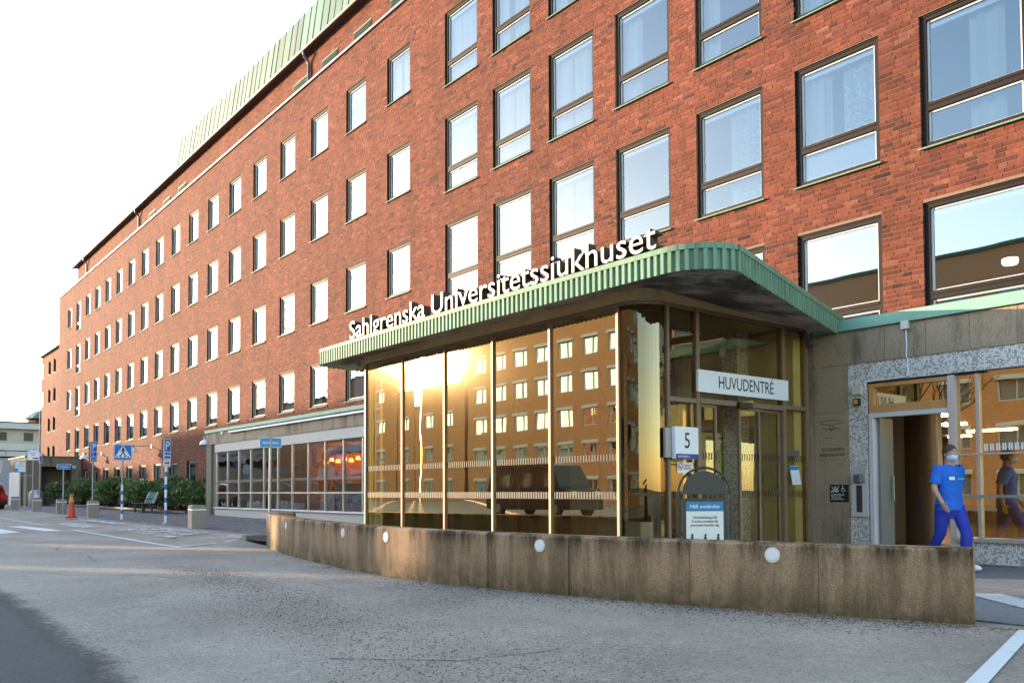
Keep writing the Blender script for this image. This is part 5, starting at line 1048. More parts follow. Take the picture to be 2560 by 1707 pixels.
# bed kerb and hedge of broad-leaved shrubs
bk = thing('bed_kerb', 'low stone edging along the shrub bed', 'kerb', (-50, 11.6, zp(-50))); bk['kind'] = 'structure'
for k in range(24):
    x0, x1 = -38.4-k*.98, -38.4-(k+1)*.98+.012; f = lambda x: 12.1+(x+38.4)*.047
    q = MB(); z_ = zp(x0); y0, y1 = f(x0), f(x1); i = 0; q.v = [(x0, y0, z_-.1), (x1, y1, z_-.1), (x1, y1+.12, z_-.1), (x0, y0+.12, z_-.1), (x0, y0, z_+.11), (x1, y1, z_+.11), (x1, y1+.12, z_+.11), (x0, y0+.12, z_+.11)]; q.f = [(0, 1, 2, 3), (7, 6, 5, 4), (4, 5, 1, 0), (5, 6, 2, 1), (6, 7, 3, 2), (7, 4, 0, 3)]; q.build('edging_stone', M_KERB, bk)
sheet('planting_bed', [-62, -55, -48, -38.2], [11.2, 12.1, 12.9], lambda x, y: zp(x)+.03, mat('soil', (.06, .04, .03), .95, var=.4, vscale=20))
M_LEAFG = bpy.data.materials.new('glossy leaf'); M_LEAFG.use_nodes = True
def leafmat(m, stops):
    t = m.node_tree; N = t.nodes; L = t.links; b = N['Principled BSDF']; b.inputs['Roughness'].default_value = .38; at = N.new('ShaderNodeAttribute'); at.attribute_name = 'rnd'; cr = N.new('ShaderNodeValToRGB'); L.new(at.outputs['Fac'], cr.inputs[0]); e = cr.color_ramp.elements; e[0].color = (*stops[0], 1); e[1].color = (*stops[-1], 1)
    for k, s in enumerate(stops[1:-1]): x = e.new((k+1)/(len(stops)-1)); x.color = (*s, 1)
    L.new(cr.outputs[0], b.inputs['Base Color'])
leafmat(M_LEAFG, [(.06, .10, .032), (.11, .175, .055), (.15, .23, .075), (.21, .28, .09), (.34, .36, .13)])
M_TWIG = mat('twig', (.06, .04, .028), .9)
def shrub_meshes(seed, n=5200, rx=1.4, ry=.6, h=1.75):
    r = np.random.default_rng(seed); lumps = [(r.uniform(-rx*.75, rx*.75), r.uniform(-ry*.6, ry*.6), r.uniform(.22, 1.0)*h*.74, r.uniform(.34, .50)) for _ in range(17)]
    V, F, C = [], [], []
    for k in range(n):
        l = lumps[r.integers(len(lumps))]; d = r.normal(0, 1, 3); d /= np.linalg.norm(d); d[2] = abs(d[2])*.9-.25; rad = l[3]*(.65+.4*r.random()); c = np.array([l[0], l[1], l[2]])+d*rad; 
        if c[2] < .08: continue
        out_ = d+r.normal(0, .5, 3); out_[2] += .05; out_ /= np.linalg.norm(out_); s = np.cross(out_, [0, 0, 1]); s /= max(1e-6, np.linalg.norm(s)); up_ = np.cross(s, out_); ln, wd = r.uniform(.10, .19), r.uniform(.026, .042); i = len(V); dr_ = -.03*r.random()
        V += [c, c+out_*ln*.5+s*wd, c+out_*ln+np.array([0, 0, dr_]), c+out_*ln*.5-s*wd, c+out_*ln*.5-up_*.012]; F += [(i, i+1, i+4), (i+1, i+2, i+4), (i+2, i+3, i+4), (i+3, i, i+4)]; v = np.clip(r.normal(.42, .22), 0, 1); C += [v]*4
    me = bpy.data.meshes.new('foliage'); me.from_pydata([tuple(v) for v in V], [], F); at = me.attributes.new('rnd', 'FLOAT', 'FACE'); at.data.foreach_set('value', np.array(C, np.float32)); me.materials.append(M_LEAFG)
    q = MB()
    for k in range(16): l = lumps[k % len(lumps)]; a = (r.uniform(-.3, .3)*rx, r.uniform(-.2, .2), -.02); q.tube(a, (l[0], l[1], l[2]), .016, .006, 5)
    return me, tmesh(q, M_TWIG, 'stems')
SH = [shrub_meshes(s) for s in (1, 2, 3)]
sl = ['rightmost glossy evergreen shrub of the hedge, against the stone pier', 'glossy evergreen shrub behind the nearest bollard, second from the stone pier', 'glossy evergreen shrub behind the banded parking pole', 'glossy evergreen shrub directly behind the bench', 'glossy evergreen shrub left of the bench, behind the crossing sign', 'glossy evergreen shrub left of the crossing sign pole', 'glossy evergreen shrub behind the wheelchair parking post', 'glossy evergreen shrub above the traffic cone', 'lighter green end shrub of the hedge by the concrete passage']
for k, l in enumerate(sl):
    x = -38.9-k*2.55; f, s = SH[k % 3]; t = thing('evergreen_shrub', l, 'shrub', (x, 12.1+(x+38.4)*.047+.55, zp(x)), 'evergreen shrubs of the hedge', (k*1.7) % 6.28 if k % 2 else .2*k); t.scale = (1.12, 1.05, 1.08+.06*math.sin(k*2.1))
    if k % 2: t.rotation_euler = (0, 0, math.pi)
    inst('foliage', f, (0, 0, 0), t); inst('stems', s, (0, 0, 0), t)
# wall lamps
wl = None
for (x, l) in ((-37.12, 'white enamel wall lamp half hidden by the stone corner of the canteen'), (-46.0, 'white enamel wall lamp on a long arm beside the crossing sign'), (-56.6, 'white enamel wall lamp behind the wheelchair parking sign')):
    if wl is None:
        wl = thing('wall_lamp', l, 'lamp', (x, FY, 2.22), 'white enamel lamps on the brick wall'); MB().lathe([(.25, -.20), (.245, -.17), (.20, -.07), (.11, .0), (.085, .02)], 22, (0, -.95, .0)).build('shade', mat('lamp enamel', (.78, .77, .78), .3), wl, False, True); MB().lathe([(.085, .0), (.085, .16), (.001, .17)], 16, (0, -.95, .0)).tube((0, -.95, .1), (0, -.02, .12), .022).lathe([(.001, 0)], 3, (0, 0, .1)).build('arm', M_STEEL, wl, False, True); MB().tube((0, -.03, .12), (0, .0, .12), .09, .09, 16).build('rosette', M_STEEL, wl, False)
    else: copy_tree(wl, (x, FY, 2.22), None, l)

lamp0 = wl; kids_ = kids(lamp0)
for k_ in kids_:
    if k_.name.split('.')[0] in ('shade', 'arm'): k_.location.y += .69
# concrete passage building beside the far end of the hedge
cp_ = thing('concrete_passage', 'low concrete passage with a green roof edge and a dark door inside', 'building', (-64, 11, zp(-62))); PXs = -61.98; zb = -1.0
q = MB().box(-68.5, PXs, 9.60, 12.78, 1.66, 2.25); q.build('roof_slab', M_CONC, cp_); MB().box(-68.65, PXs+.06, 9.5, 12.78, 2.25, 2.34).build('roof_edge', M_COPPER, cp_)
for y0, y1 in ((9.60, 10.02), (10.03, 10.45)): MB().box(PXs-.5, PXs, y0, y1, zb, .64).box(PXs-.5, PXs-.002, y0, y1, .645, 1.655).build('pier', M_CONC, cp_)
MB().box(PXs-.6, PXs, 12.24, 12.78, zb, 1.655).build('pier', M_CONC, cp_); MB().box(-68.5, PXs-.55, 12.6, 12.78, zb, 1.655).box(PXs-2.7, PXs-2.6, 9.7, 12.6, zb, 1.655).build('inner_wall', mat('passage wall', (.20, .16, .12), .8), cp_); MB().box(PXs-2.6, PXs-2.57, 10.5, 11.2, zb, 1.12).build('door', mat('dark grey door', (.055, .055, .065), .5), cp_)
for k in range(7): x0 = -68.2+k*.62; MB().box(x0, x0+.58, 9.52, 9.60, zb, 1.35).build('white_panel', mat('off white panel', (.62, .58, .53), .6), cp_)
MB().box(-63.7, PXs-.5, 9.62, 9.7, zb, 1.655).box(-68.5, -63.7, 9.62, 9.7, 1.35, 1.66).build('front_wall', M_CONC, cp_); MB().path([(-63.2, 9.55, 1.6), (-63.2, 9.55, -.95)], .05, 8).build('downpipe', M_GUTTER, cp_)
cam_ = MB().box(PXs+.01, PXs+.12, 12.25, 12.45, 1.55, 1.75); tag(cam_.build('camera_box', M_PLASTIC), 'white equipment box on the concrete passage corner', 'camera'); q = MB().path([(PXs+.06, 12.2, 1.78), (PXs+.3, 11.9, 1.82)], .03, 8); tag(q.build('floodlight', M_SIGNW), 'slim white floodlight arm beside the box on the concrete passage', 'floodlight')

# ------------------------------------------------------------------ far background: parking deck, boarded house, tree, car, walker
pd = thing('parking_deck', 'white parking deck with long horizontal parapets in the far left distance', 'building', (-135, 20, -1.5)); X_ = -130
M_PDW = mat('deck white', (.42, .385, .35), .8, var=.06, vscale=.5); M_PDC = mat('deck cream', (.36, .30, .22), .8, var=.08, vscale=.5)
for nm, z0, z1, xo, m in (('parapet', 8.45, 9.25, 0, M_PDW), ('wall', 6.5, 8.45, -.8, M_PDC), ('parapet', 5.55, 6.45, .3, M_PDW), ('slab', 4.75, 5.45, .1, M_PDW), ('recess', 3.7, 4.75, -2.5, M_DARK), ('wall', -1.5, 3.65, -.4, M_PDC)): MB().box(X_-14, X_+xo, -30, 60, z0, z1).build(nm, m, pd)
MB().box(X_-14, X_+.1, -30, 60, 9.25, 9.4).build('roof_edge', M_BLACK, pd)
for k in range(14): y = -8+k*3.1; MB().box(X_-.79, X_-.74, y, y+1.1, 6.9, 8.0).build('window', M_DARK, pd)
q = MB(); q.prism([(-135+2.2*math.cos(t), 23.2+2.2*math.sin(t)) for t in [2*math.pi*k/8 for k in range(8)]], 'z', 9.2, 10.2); q.build('brick_lantern', M_BRICK, pd); MB().lathe([(2.8, 10.2), (1.9, 10.9), (1.2, 11.4), (.001, 11.5)], 8, (-135, 23.2, 0)).build('lantern_roof', M_COPPER, pd)
gh = thing('boarded_house', 'grey boarded house with white framed windows below the parking deck', 'house', (-114, 18, -1.5)); M_BOARD = mat('grey boards', (.34, .34, .36), .8, var=.15, vscale=4, stretch=(1, 6, .3))
MB().box(-122, -112, 12.5, 19.5, -1.6, 3.9).build('wall', M_BOARD, gh)
for k in range(24): MB().box(-112.0, -111.97, 12.5+k*.29, 12.5+k*.29+.25, -1.6, 3.9).build('board', M_BOARD, gh)
for y in (14.3, 16.6, 18.7):
    for z_ in (.2, 3.0): f = MB().box(-111.97, -111.90, y-.55, y+.55, z_-.8, z_+.8).build('window', M_WHITE, gh); MB().box(-111.9, -111.88, y-.42, y+.42, z_-.66, z_+.66).build('pane', mat('dark pane', (.03, .028, .026), .1), f)
def bare_tree(name, label, base, h, seed, r0=.18, depth=6, group=None):
    r = random.Random(seed); t = thing(name, label, 'tree', base, group); tr, br = MB(), MB()
    def grow(p, d, l, rad, lv):
        q = p+d*l; (tr if lv <= 1 else br).tube(p, q, rad, rad*.72, 7 if lv < 3 else 4, False)
        if lv >= depth: return
        for k in range(r.choice((2, 3)) if lv else 3):
            ax = d.orthogonal().normalized(); ax.rotate(Matrix.Rotation(r.uniform(0, 6.28), 3, d)); nd = (d*r.uniform(.75, 1.0)+ax*r.uniform(.35, .75)+Vector((0, 0, .12))).normalized(); grow(q if k or lv == 0 else p.lerp(q, .7), nd, l*r.uniform(.62, .85), rad*.62, lv+1)
    grow(Vector((0, 0, -.1)), Vector((r.uniform(-.05, .05), r.uniform(-.05, .05), 1)).normalized(), h*.28, r0, 0)
    tr.build('trunk', M_TWIG, t, False); br.build('crown', M_TWIG, t, False, kind='stuff'); return t
bare_tree('bare_tree', 'bare dark tree in front of the boarded house at the left edge', (-100, 12.3, -1.3), 7.5, 4, .12, 6)
# ------------------------------------------------------------------ people
def skin(name, pts, edges, radii, m, parent, sub=2, root=0):
    me = bpy.data.meshes.new(name); me.from_pydata(pts, edges, []); o = bpy.data.objects.new(name, me); COL.objects.link(o)
    md = o.modifiers.new('s', 'SKIN'); sv = me.skin_vertices[0].data
    for i, r in enumerate(radii): sv[i].radius = r if isinstance(r, tuple) else (r, r)
    sv[root].use_root = True; md.use_smooth_shade = True; s = o.modifiers.new('u', 'SUBSURF'); s.levels = s.render_levels = sub
    bpy.context.view_layer.update(); m2 = bpy.data.meshes.new_from_object(o.evaluated_get(bpy.context.evaluated_depsgraph_get())); bpy.data.objects.remove(o); m2.materials.clear(); m2.materials.append(m); m2.name = name
    m2.polygons.foreach_set('use_smooth', [True]*len(m2.polygons)); r = bpy.data.objects.new(name, m2); COL.objects.link(r); r.parent = parent; return r
def ellipsoid(c, rx, ry, rz, n=20, m=14, f=None):
    q = MB()
    for i in range(m+1):
        for k in range(n):
            a = math.pi*i/m; t = 2*math.pi*k/n; p = [math.sin(a)*math.cos(t), math.sin(a)*math.sin(t), math.cos(a)]
            if f: p = f(p)
            q.v.append((c[0]+p[0]*rx, c[1]+p[1]*ry, c[2]+p[2]*rz))
    for i in range(m):
        for k in range(n): j = (k+1) % n; q.f.append((i*n+k, (i+1)*n+k, (i+1)*n+j, i*n+j))
    return q
M_SKIN = mat('skin', (.50, .27, .18), .55, var=.06, vscale=12); M_HAIR = mat('brown hair', (.075, .04, .022), .6, var=.3, vscale=40, bump=.5, bscale=120)
def person(label, loc, rz, H, top, legs, hair, mask=None, pack=None):
    """Walking figure facing +X in its own axes; one continuous body, clothing over it."""
    t = thing('person', label, 'person', loc, None, rz); s = H/1.70
    P = {'pel': (0, 0, .93), 'wai': (.0, 0, 1.08), 'che': (.01, 0, 1.27), 'nec': (.01, 0, 1.43), 'hd0': (.03, 0, 1.50), 'hd1': (.035, 0, 1.60),
         'hL': (0, .095, .90), 'kL': (.20, .10, .50), 'aL': (.16, .10, .10), 'tL': (.34, .10, .055), 'hR': (0, -.095, .90), 'kR': (-.07, -.10, .48), 'aR': (-.32, -.10, .17), 'tR': (-.22, -.10, .04),
         'sL': (.0, .185, 1.375), 'eL': (-.13, .245, 1.12), 'wL': (-.08, .26, .885), 'sR': (.0, -.185, 1.375), 'eR': (.03, -.255, 1.11), 'wR': (.19, -.25, .92)}
    nm = list(P); ix = {k: i for i, k in enumerate(nm)}; V = [tuple(c*s for c in P[k]) for k in nm]
    E = [('pel', 'wai'), ('wai', 'che'), ('che', 'nec'), ('nec', 'hd0'), ('hd0', 'hd1'), ('pel', 'hL'), ('hL', 'kL'), ('kL', 'aL'), ('aL', 'tL'), ('pel', 'hR'), ('hR', 'kR'), ('kR', 'aR'), ('aR', 'tR'), ('che', 'sL'), ('sL', 'eL'), ('eL', 'wL'), ('che', 'sR'), ('sR', 'eR'), ('eR', 'wR')]
    R = {'pel': (.115, .165), 'wai': (.115, .155), 'che': (.12, .165), 'nec': .06, 'hd0': (.075, .07), 'hd1': (.085, .075), 'hL': .09, 'kL': .062, 'aL': .042, 'tL': .035, 'hR': .09, 'kR': .062, 'aR': .042, 'tR': .035, 'sL': .058, 'eL': .043, 'wL': .028, 'sR': .058, 'eR': .043, 'wR': .028}
    rad = [tuple(c*s for c in R[k]) if isinstance(R[k], tuple) else R[k]*s for k in nm]; edges = [(ix[a], ix[b]) for a, b in E]
    # hands joined to the wrists: palm, four fingers, thumb
    for side, w, e in (('L', 'wL', 'eL'), ('R', 'wR', 'eR')):
        W = Vector(V[ix[w]]); d = (W-Vector(V[ix[e]])).normalized(); fwd_ = Vector((1, 0, 0)); fwd_ = (fwd_-d*fwd_.dot(d)).normalized(); b0 = len(V); V.append(tuple(W+d*.055*s)); rad.append((.024*s, .030*s)); edges.append((ix[w], b0))
        for k, (off, ln) in enumerate(((.026, .075), (.009, .085), (-.009, .08), (-.025, .062))):
            a = W+d*.085*s+fwd_*off*s; m_ = a+d*ln*.5*s; e_ = m_+(d*.8+Vector((0, -.5 if side == 'L' else .5, 0))*.6).normalized()*ln*.5*s; i = len(V); V += [tuple(a), tuple(m_), tuple(e_)]; rad += [.0105*s, .0095*s, .008*s]; edges += [(b0, i), (i, i+1), (i+1, i+2)]
        a = W+d*.035*s+fwd_*.035*s; e_ = a+(d*.7+fwd_*.6).normalized()*.05*s; i = len(V); V += [tuple(a), tuple(e_)]; rad += [.0115*s, .009*s]; edges += [(b0, i), (i, i+1)]
    skin('body', V, edges, rad, M_SKIN, t, 2, ix['pel'])
    def loft(q, rings, n=20):                      # rings: (centre, rx, ry)
        i = len(q.v)
        for c, rx, ry in rings:
            for k in range(n): tt = 2*math.pi*k/n; q.v.append(((c[0]+rx*math.cos(tt))*s, (c[1]+ry*math.sin(tt))*s, c[2]*s))
        for m_ in range(len(rings)-1):
            for k in range(n): j = (k+1) % n; q.f.append((i+m_*n+k, i+m_*n+j, i+(m_+1)*n+j, i+(m_+1)*n+k))
        return q
    q = loft(MB(), [((.0, 0, .82), .150, .192), ((.0, 0, .90), .148, .190), ((.0, 0, 1.02), .135, .178), ((.005, 0, 1.15), .135, .180), ((.01, 0, 1.27), .135, .190), ((.005, 0, 1.34), .120, .190), ((.005, 0, 1.395), .092, .165), ((.008, 0, 1.425), .074, .112), ((.012, 0, 1.44), .070, .082)])
    for S_, E_ in (('sL', 'eL'), ('sR', 'eR')):
        a, b_ = Vector(P[S_]), Vector(P[E_]); a.y *= .86; a.z -= .005; rr_ = [.02, .060, .074, .078, .076, .074]; ts = [-.22, -.16, -.02, .25, .55, .78]
        d_ = (b_-a).normalized(); u_ = d_.cross(Vector((1, 0, 0))).normalized(); w_ = d_.cross(u_); i = len(q.v)
        for tt, r_ in zip(ts, rr_):
            c = a.lerp(b_, tt)
            for k in range(14): g = 2*math.pi*k/14; v = c+u_*math.cos(g)*r_+w_*math.sin(g)*r_; q.v.append(tuple(v*s))
        for m_ in range(5):
            for k in range(14): j = (k+1) % 14; q.f.append((i+m_*14+k, i+m_*14+j, i+(m_+1)*14+j, i+(m_+1)*14+k))
    o = q.build('top', top, t, False, True)
    q = loft(MB(), [((.0, 0, .70), .10, .13), ((.0, 0, .80), .135, .178), ((.0, 0, .93), .140, .182)])
    for hk, kk, ak in (('hL', 'kL', 'aL'), ('hR', 'kR', 'aR')):
        H0, K0, A0 = Vector(P[hk]), Vector(P[kk]), Vector(P[ak]); loft(q, [(H0, .115, .098), (H0.lerp(K0, .3), .105, .095), (H0.lerp(K0, .7), .088, .084), (K0, .078, .076), (K0.lerp(A0, .4), .074, .072), (K0.lerp(A0, .8), .066, .064), (K0.lerp(A0, .98), .066, .064)], 16)
    q.build('trousers', legs, t, False, True)
    for a, d in (('tL', .05), ('tR', .02)):
        c = Vector(P[a]); ellipsoid((c.x*s-.04, c.y*s, c.z*s), .15, .052, .05).build('shoe', M_SIGNW, t, False, True)
    # head with brow, nose, lips, eyes and ears
    hc = (.045*s, 0, 1.585*s)
    def shape(p): x, y, z = p; return [x*(1.0 if z > -.2 else 1-.16*(-z-.2)), y*(1-.30*max(0, -z)), z]
    ellipsoid(hc, .098*s, .077*s, .122*s, 24, 18, shape).build('head', M_SKIN, t, False, True)
    q = MB(); q.prism([(.128*s, 1.60*s), (.158*s, 1.556*s), (.128*s, 1.55*s)], 'y', -.014*s, .014*s); q.build('nose', M_SKIN, t, False, True, .004)
    for y in (-1, 1):
        ellipsoid((.128*s, y*.031*s, 1.600*s), .012*s, .015*s, .010*s, 10, 8).build('eye', M_SIGNW, t, False, True); ellipsoid((.138*s, y*.031*s, 1.600*s), .004*s, .006*s, .006*s, 8, 6).build('iris', M_INK, t, False, True); ellipsoid((.035*s, y*.077*s, 1.575*s), .020*s, .010*s, .032*s, 10, 8).build('ear', M_SKIN, t, False, True); MB().box(.132*s, .142*s, y*.031*s-.016*s, y*.031*s+.016*s, 1.618*s, 1.625*s).build('eyebrow', M_HAIR, t, False)
    ellipsoid((.130*s, 0, 1.515*s), .010*s, .024*s, .008*s, 10, 8).build('mouth', mat('lips', (.40, .14, .11), .5), t, False, True)
    h = ellipsoid((.025*s, 0, 1.612*s), .110*s, .087*s, .108*s, 24, 14); h.v = [(v[0], v[1], max(v[2], 1.49*s+ (.12*s if v[0] > .07*s else 0))) if v[2] < 1.61*s else v for v in h.v]; h.build('hair', hair, t, False, True)
    if mask:
        k_ = ellipsoid((.062*s, 0, 1.535*s), .100*s, .074*s, .062*s, 18, 10); k_.v = [(max(v[0], .055*s), v[1], v[2]) for v in k_.v]; k_.build('face_mask', mask, t, False, True); q = MB()
        for y in (-1, 1): q.path([(.06*s, y*.068*s, 1.555*s), (.035*s, y*.086*s, 1.59*s)], .002, 4)
        q.build('mask_loop', M_SIGNW, t, False)
    if pack: MB().box(-.26*s, -.10*s, -.15*s, .15*s, 1.02*s, 1.40*s).build('backpack', pack, t, False, bevel=.04)
    return t
SC1 = mat('scrubs blue', (.010, .125, .58), .75, var=.2, vscale=9, bump=.3, bscale=14); SC2 = mat('scrubs indigo', (.018, .034, .36), .75, var=.2, vscale=9, bump=.3, bscale=14)
nurse = person('person in blue scrubs and a pale face mask walking past the doorway', (-5.33, 11.7, ZPL), math.radians(-28), 1.66, SC1, SC2, M_HAIR, mat('mask blue', (.52, .66, .74), .7))
b_ = MB().box(.135, .142, .03, .12, 1.20, 1.225).build('chest_badge', mat('badge teal', (.03, .42, .40), .5), nurse, False); MB().box(.134, .141, -.10, -.02, 1.20, 1.24).build('name_tag', M_SIGNW, nurse, False)
person('small person in a dark red jacket with a tan backpack walking away, far left', (-137, 19.1, -1.35), math.radians(165), 1.72, mat('red jacket', (.20, .02, .025), .8), mat('jeans', (.12, .17, .27), .8), mat('fair hair', (.30, .18, .06), .7), None, mat('tan pack', (.26, .13, .04), .8))

# ------------------------------------------------------------------ vehicles (a red tail at the left edge; a dark van mirrored in the entrance glass)
def vehicle(name, label, cat, loc, rz, paint_, L_, Wd, H_, hood, belt, roof0, roof1):
    t = thing(name, label, cat, loc, None, rz); M_TY = mat('tyre', (.015, .015, .016), .8); M_RIM = mat('alloy', (.40, .40, .41), .35, metal=.8); M_CG = mat('car glass', (.012, .014, .016), .06, spec=.7)
    prof = [(-L_/2, .28), (-L_/2-.04, .55), (-L_/2+.02, belt), (roof0-.12, belt+.02), (roof0, H_-.04), (roof0+.3, H_), (roof1-.4, H_), (roof1, H_-.08), (roof1+.55, belt+.04), (L_/2-.15, hood), (L_/2, hood-.2), (L_/2+.02, .30)]
    q = MB(); n = len(prof)
    def w_at(z): return Wd/2 if z < belt+.05 else Wd/2-.16*(z-belt)/(H_-belt)
    for s_ in (-1, 1): q.v += [(x, s_*w_at(z), z) for x, z in prof]
    q.f += [tuple(range(n)), tuple(range(2*n-1, n-1, -1))]+[(k+n, (k+1) % n+n, (k+1) % n, k) for k in range(n)]; q.build('body', paint_, t, False, True, .05)
    for s_ in (-1, 1):
        a, b = roof0+.12, roof1+.28; y0 = s_*(w_at(belt+.1)+.012); y1 = s_*(w_at(H_-.16)+.012); m_ = 3
        for k in range(m_):
            x0, x1 = a+(b-a)*k/m_+.05, a+(b-a)*(k+1)/m_-.05; MB().quad((x0, y0, belt+.08), (x1, y0, belt+.08), (min(x1, roof1-.12+.02*k), y1, H_-.16), (max(x0, roof0+.16), y1, H_-.16)).build('side_window', M_CG, t, False)
        for x in (-L_/2+.85, L_/2-.9):
            w = MB().tube((x, s_*(Wd/2-.20), .33), (x, s_*(Wd/2+.005), .33), .33, .33, 24).build('wheel', M_TY, t, False, True); MB().tube((x, s_*(Wd/2-.01), .33), (x, s_*(Wd/2+.012), .33), .21, .19, 18).build('rim', M_RIM, w, False)
        MB().box(-L_/2-.05, -L_/2+.10, s_*(Wd/2-.18)-.1, s_*(Wd/2-.18)+.12, belt-.28, belt-.02).build('tail_light', mat('tail red', (.5, .02, .02), .3), t, False, bevel=.02); MB().box(L_/2-.12, L_/2+.02, s_*(Wd/2-.28)-.15, s_*(Wd/2-.28)+.15, hood-.24, hood-.08).build('headlight', mat('lamp glass', (.6, .6, .6), .2), t, False, bevel=.02); MB().box(roof1+.25, roof1+.42, s_*(Wd/2+.12)-.08, s_*(Wd/2+.12)+.08, belt+.02, belt+.16).build('mirror', paint_, t, False, bevel=.03)
    MB().quad((roof1+.04, -w_at(H_-.14)+.08, H_-.13), (roof1+.04, w_at(H_-.14)-.08, H_-.13), (roof1+.56, w_at(belt+.1)-.06, belt+.09), (roof1+.56, -w_at(belt+.1)+.06, belt+.09)).build('windscreen', M_CG, t, False); MB().quad((roof0-.015, -w_at(H_-.2)+.1, H_-.14), (roof0-.14, -w_at(belt)+.1, belt+.1), (roof0-.14, w_at(belt)-.1, belt+.1), (roof0-.015, w_at(H_-.2)-.1, H_-.14)).build('rear_window', M_CG, t, False)
    MB().box(-L_/2-.07, -L_/2+.1, -Wd/2+.05, Wd/2-.05, .28, .50).build('bumper', M_BLACK, t, False, bevel=.03); return t
vehicle('parked_car', 'red car of which only the tail shows at the left edge of the street', 'car', (-55.1, 6.2, zr(-53)), math.radians(180+8), mat('red car paint', (.30, .012, .012), .25, spec=.6), 4.3, 1.75, 1.42, .85, .88, -1.7, .45)
vehicle('parked_van', 'dark van mirrored in the entrance glass', 'van', (-28.5, -7.2, zr(-28)), 0, mat('dark van paint', (.018, .02, .026), .25, spec=.6), 5.6, 1.95, 2.25, 1.15, 1.18, -2.6, 1.55)

# ------------------------------------------------------------------ the other side of the street (mirrored in the glass, gaps shaped for the sun)
M_OPP = brick_mat('opposite brick'); 
for n_ in M_OPP.node_tree.nodes:
    if n_.type == 'ATTRIBUTE': n_.attribute_name = 'none'
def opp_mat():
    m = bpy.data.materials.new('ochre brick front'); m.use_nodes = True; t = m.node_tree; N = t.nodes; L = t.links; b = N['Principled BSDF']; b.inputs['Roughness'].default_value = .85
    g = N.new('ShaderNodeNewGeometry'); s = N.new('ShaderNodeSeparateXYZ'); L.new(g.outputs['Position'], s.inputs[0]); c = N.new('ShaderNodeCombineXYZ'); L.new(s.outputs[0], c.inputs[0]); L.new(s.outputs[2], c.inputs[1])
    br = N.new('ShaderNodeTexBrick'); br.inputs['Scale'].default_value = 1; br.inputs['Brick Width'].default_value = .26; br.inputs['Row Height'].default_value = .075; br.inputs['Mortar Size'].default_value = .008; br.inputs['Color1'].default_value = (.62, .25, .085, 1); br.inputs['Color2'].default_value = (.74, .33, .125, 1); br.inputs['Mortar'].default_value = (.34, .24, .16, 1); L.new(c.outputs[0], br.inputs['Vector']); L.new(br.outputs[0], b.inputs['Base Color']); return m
M_OB = opp_mat(); OY = -30  # brick colour raised to stand in for sunlight on these fronts
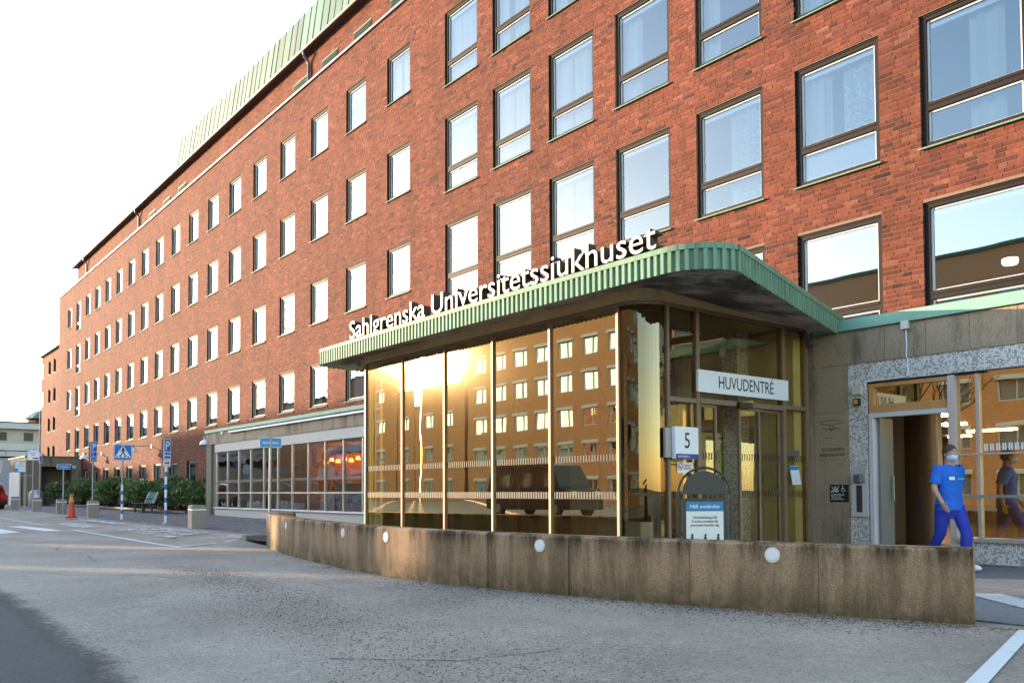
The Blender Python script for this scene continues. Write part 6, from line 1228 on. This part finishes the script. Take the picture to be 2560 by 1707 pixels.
def opposite(label, x0, x1, ztop, x_first, dx, rows, ww=1.6, wh=1.6, balcony=False, deep=9):
    t = thing('facing_building', label, 'building', ((x0+x1)/2, OY, -1.3)); ops = []
    x = x_first
    while x+ww < x1-.4:
        for z in rows: ops.append((x, x+ww, z-wh, z))
        x += dx
    wall_sheet('wall', x0, x1, -1.4, ztop, 0, [], M_OB, t) if False else None
    gx = sorted({x0, x1} | {v for o in ops for v in o[:2]}); q = MB()
    for a, b in zip(gx[:-1], gx[1:]):
        cx_ = (a+b)/2; mine = sorted((o[2], o[3]) for o in ops if o[0] < cx_ < o[1]); cur = -1.4
        for s0, s1 in mine+[(ztop, ztop)]:
            if s0 > cur: q.quad((b, OY, cur), (a, OY, cur), (a, OY, s0), (b, OY, s0))
            cur = max(cur, s1)
    q.build('wall', M_OB, t); k_ = 1.581; MB().prism([(x0-.3*k_, OY-.3), (x1-.3*k_, OY-.3), (x1-deep*k_, OY-deep), (x0-deep*k_, OY-deep)], 'z', -1.4, ztop).build('core', M_OB, t); MB().prism([(x0+.2*k_, OY+.2), (x1+.2*k_, OY+.2), (x1-deep*k_, OY-deep), (x0-deep*k_, OY-deep)], 'z', ztop, ztop+.2).build('roof_edge', M_COPPER, t)  # block ends slanted along the sun direction so light passes the gaps
    fr_ = MB(); fr_.box(0, .08, -.15, -.05, 0, wh).box(ww-.08, ww, -.15, -.05, 0, wh).box(.08, ww-.08, -.15, -.05, 0, .08).box(.08, ww-.08, -.15, -.05, wh-.08, wh).box(ww*.62-.03, ww*.62+.03, -.15, -.05, .08, wh-.08); fme = tmesh(fr_, M_WHITE, 'window'); pme = tmesh(MB().quad((.08, -.12, .08), (ww-.08, -.12, .08), (ww-.08, -.12, wh-.08), (.08, -.12, wh-.08)), M_PANE, 'pane'); ame = tmesh(MB().prism([(0, wh+.02), (.0, wh-.26), (.20, wh-.26), (.20, wh-.10)], 'x', -.05, ww+.05), M_WHITE, 'awning_box'); cme = tmesh(MB().quad((.1, -.25, .1), (ww-.1, -.25, .1), (ww-.1, -.25, wh-.1), (.1, -.25, wh-.1)), M_CURT[3], 'curtain')
    for o in ops:
        f = inst('window', fme, Vector((o[0], OY, o[2]))-t.location, t); inst('pane', pme, (0, 0, 0), f); inst('awning_box', ame, (0, 0, 0), f); inst('curtain', cme, (0, 0, 0), f)
    if balcony:
        for z in rows:
            for x in (x0+1.0, x0+9, x0+17): MB().box(x, x+5, OY, OY+1.6, z-wh-1.0, z-wh).build('balcony', M_WHITE, t)
    return t
R5 = [1.2+3.3*k for k in range(5)]
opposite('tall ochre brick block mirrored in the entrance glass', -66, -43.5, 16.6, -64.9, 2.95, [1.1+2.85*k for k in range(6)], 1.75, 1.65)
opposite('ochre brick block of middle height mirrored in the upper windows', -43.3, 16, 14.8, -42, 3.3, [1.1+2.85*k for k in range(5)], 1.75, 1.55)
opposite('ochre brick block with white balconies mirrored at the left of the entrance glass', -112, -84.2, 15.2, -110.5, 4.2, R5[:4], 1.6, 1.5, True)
opposite('narrow ochre block beside the mirrored balcony block, roof lowered to let sun past', -84.0, -79.2, 13.2, -83.2, 3.9, R5[:4], 1.5, 1.5)  # roof step made so the sun reaches canopy and glass
opposite('added low link shaping a strip of sun between the mirrored blocks', -75.45, -74.5, 8.5, -75.3, 9, [])  # added link, roof height chosen to throw a sun strip on wall and road
opposite('added low ochre block left of the mirrored link, letting sun into the vestibule', -79.0, -75.6, 10.2, -78.2, 9, R5[:3], 1.5, 1.5)  # added with a low roof so sun enters the vestibule
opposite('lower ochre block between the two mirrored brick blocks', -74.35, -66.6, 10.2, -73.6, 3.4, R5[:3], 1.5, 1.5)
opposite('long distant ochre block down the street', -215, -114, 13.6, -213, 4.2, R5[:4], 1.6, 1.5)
for k, (x, y, l) in enumerate(((-19, -14, 'bare street tree mirrored in the doorway glass'), (-8, -16, 'bare street tree opposite the side doorway'))): bare_tree('bare_tree', l, (x, y, -1.2), 9, 20+k, .16, 6, 'bare street trees across the road')
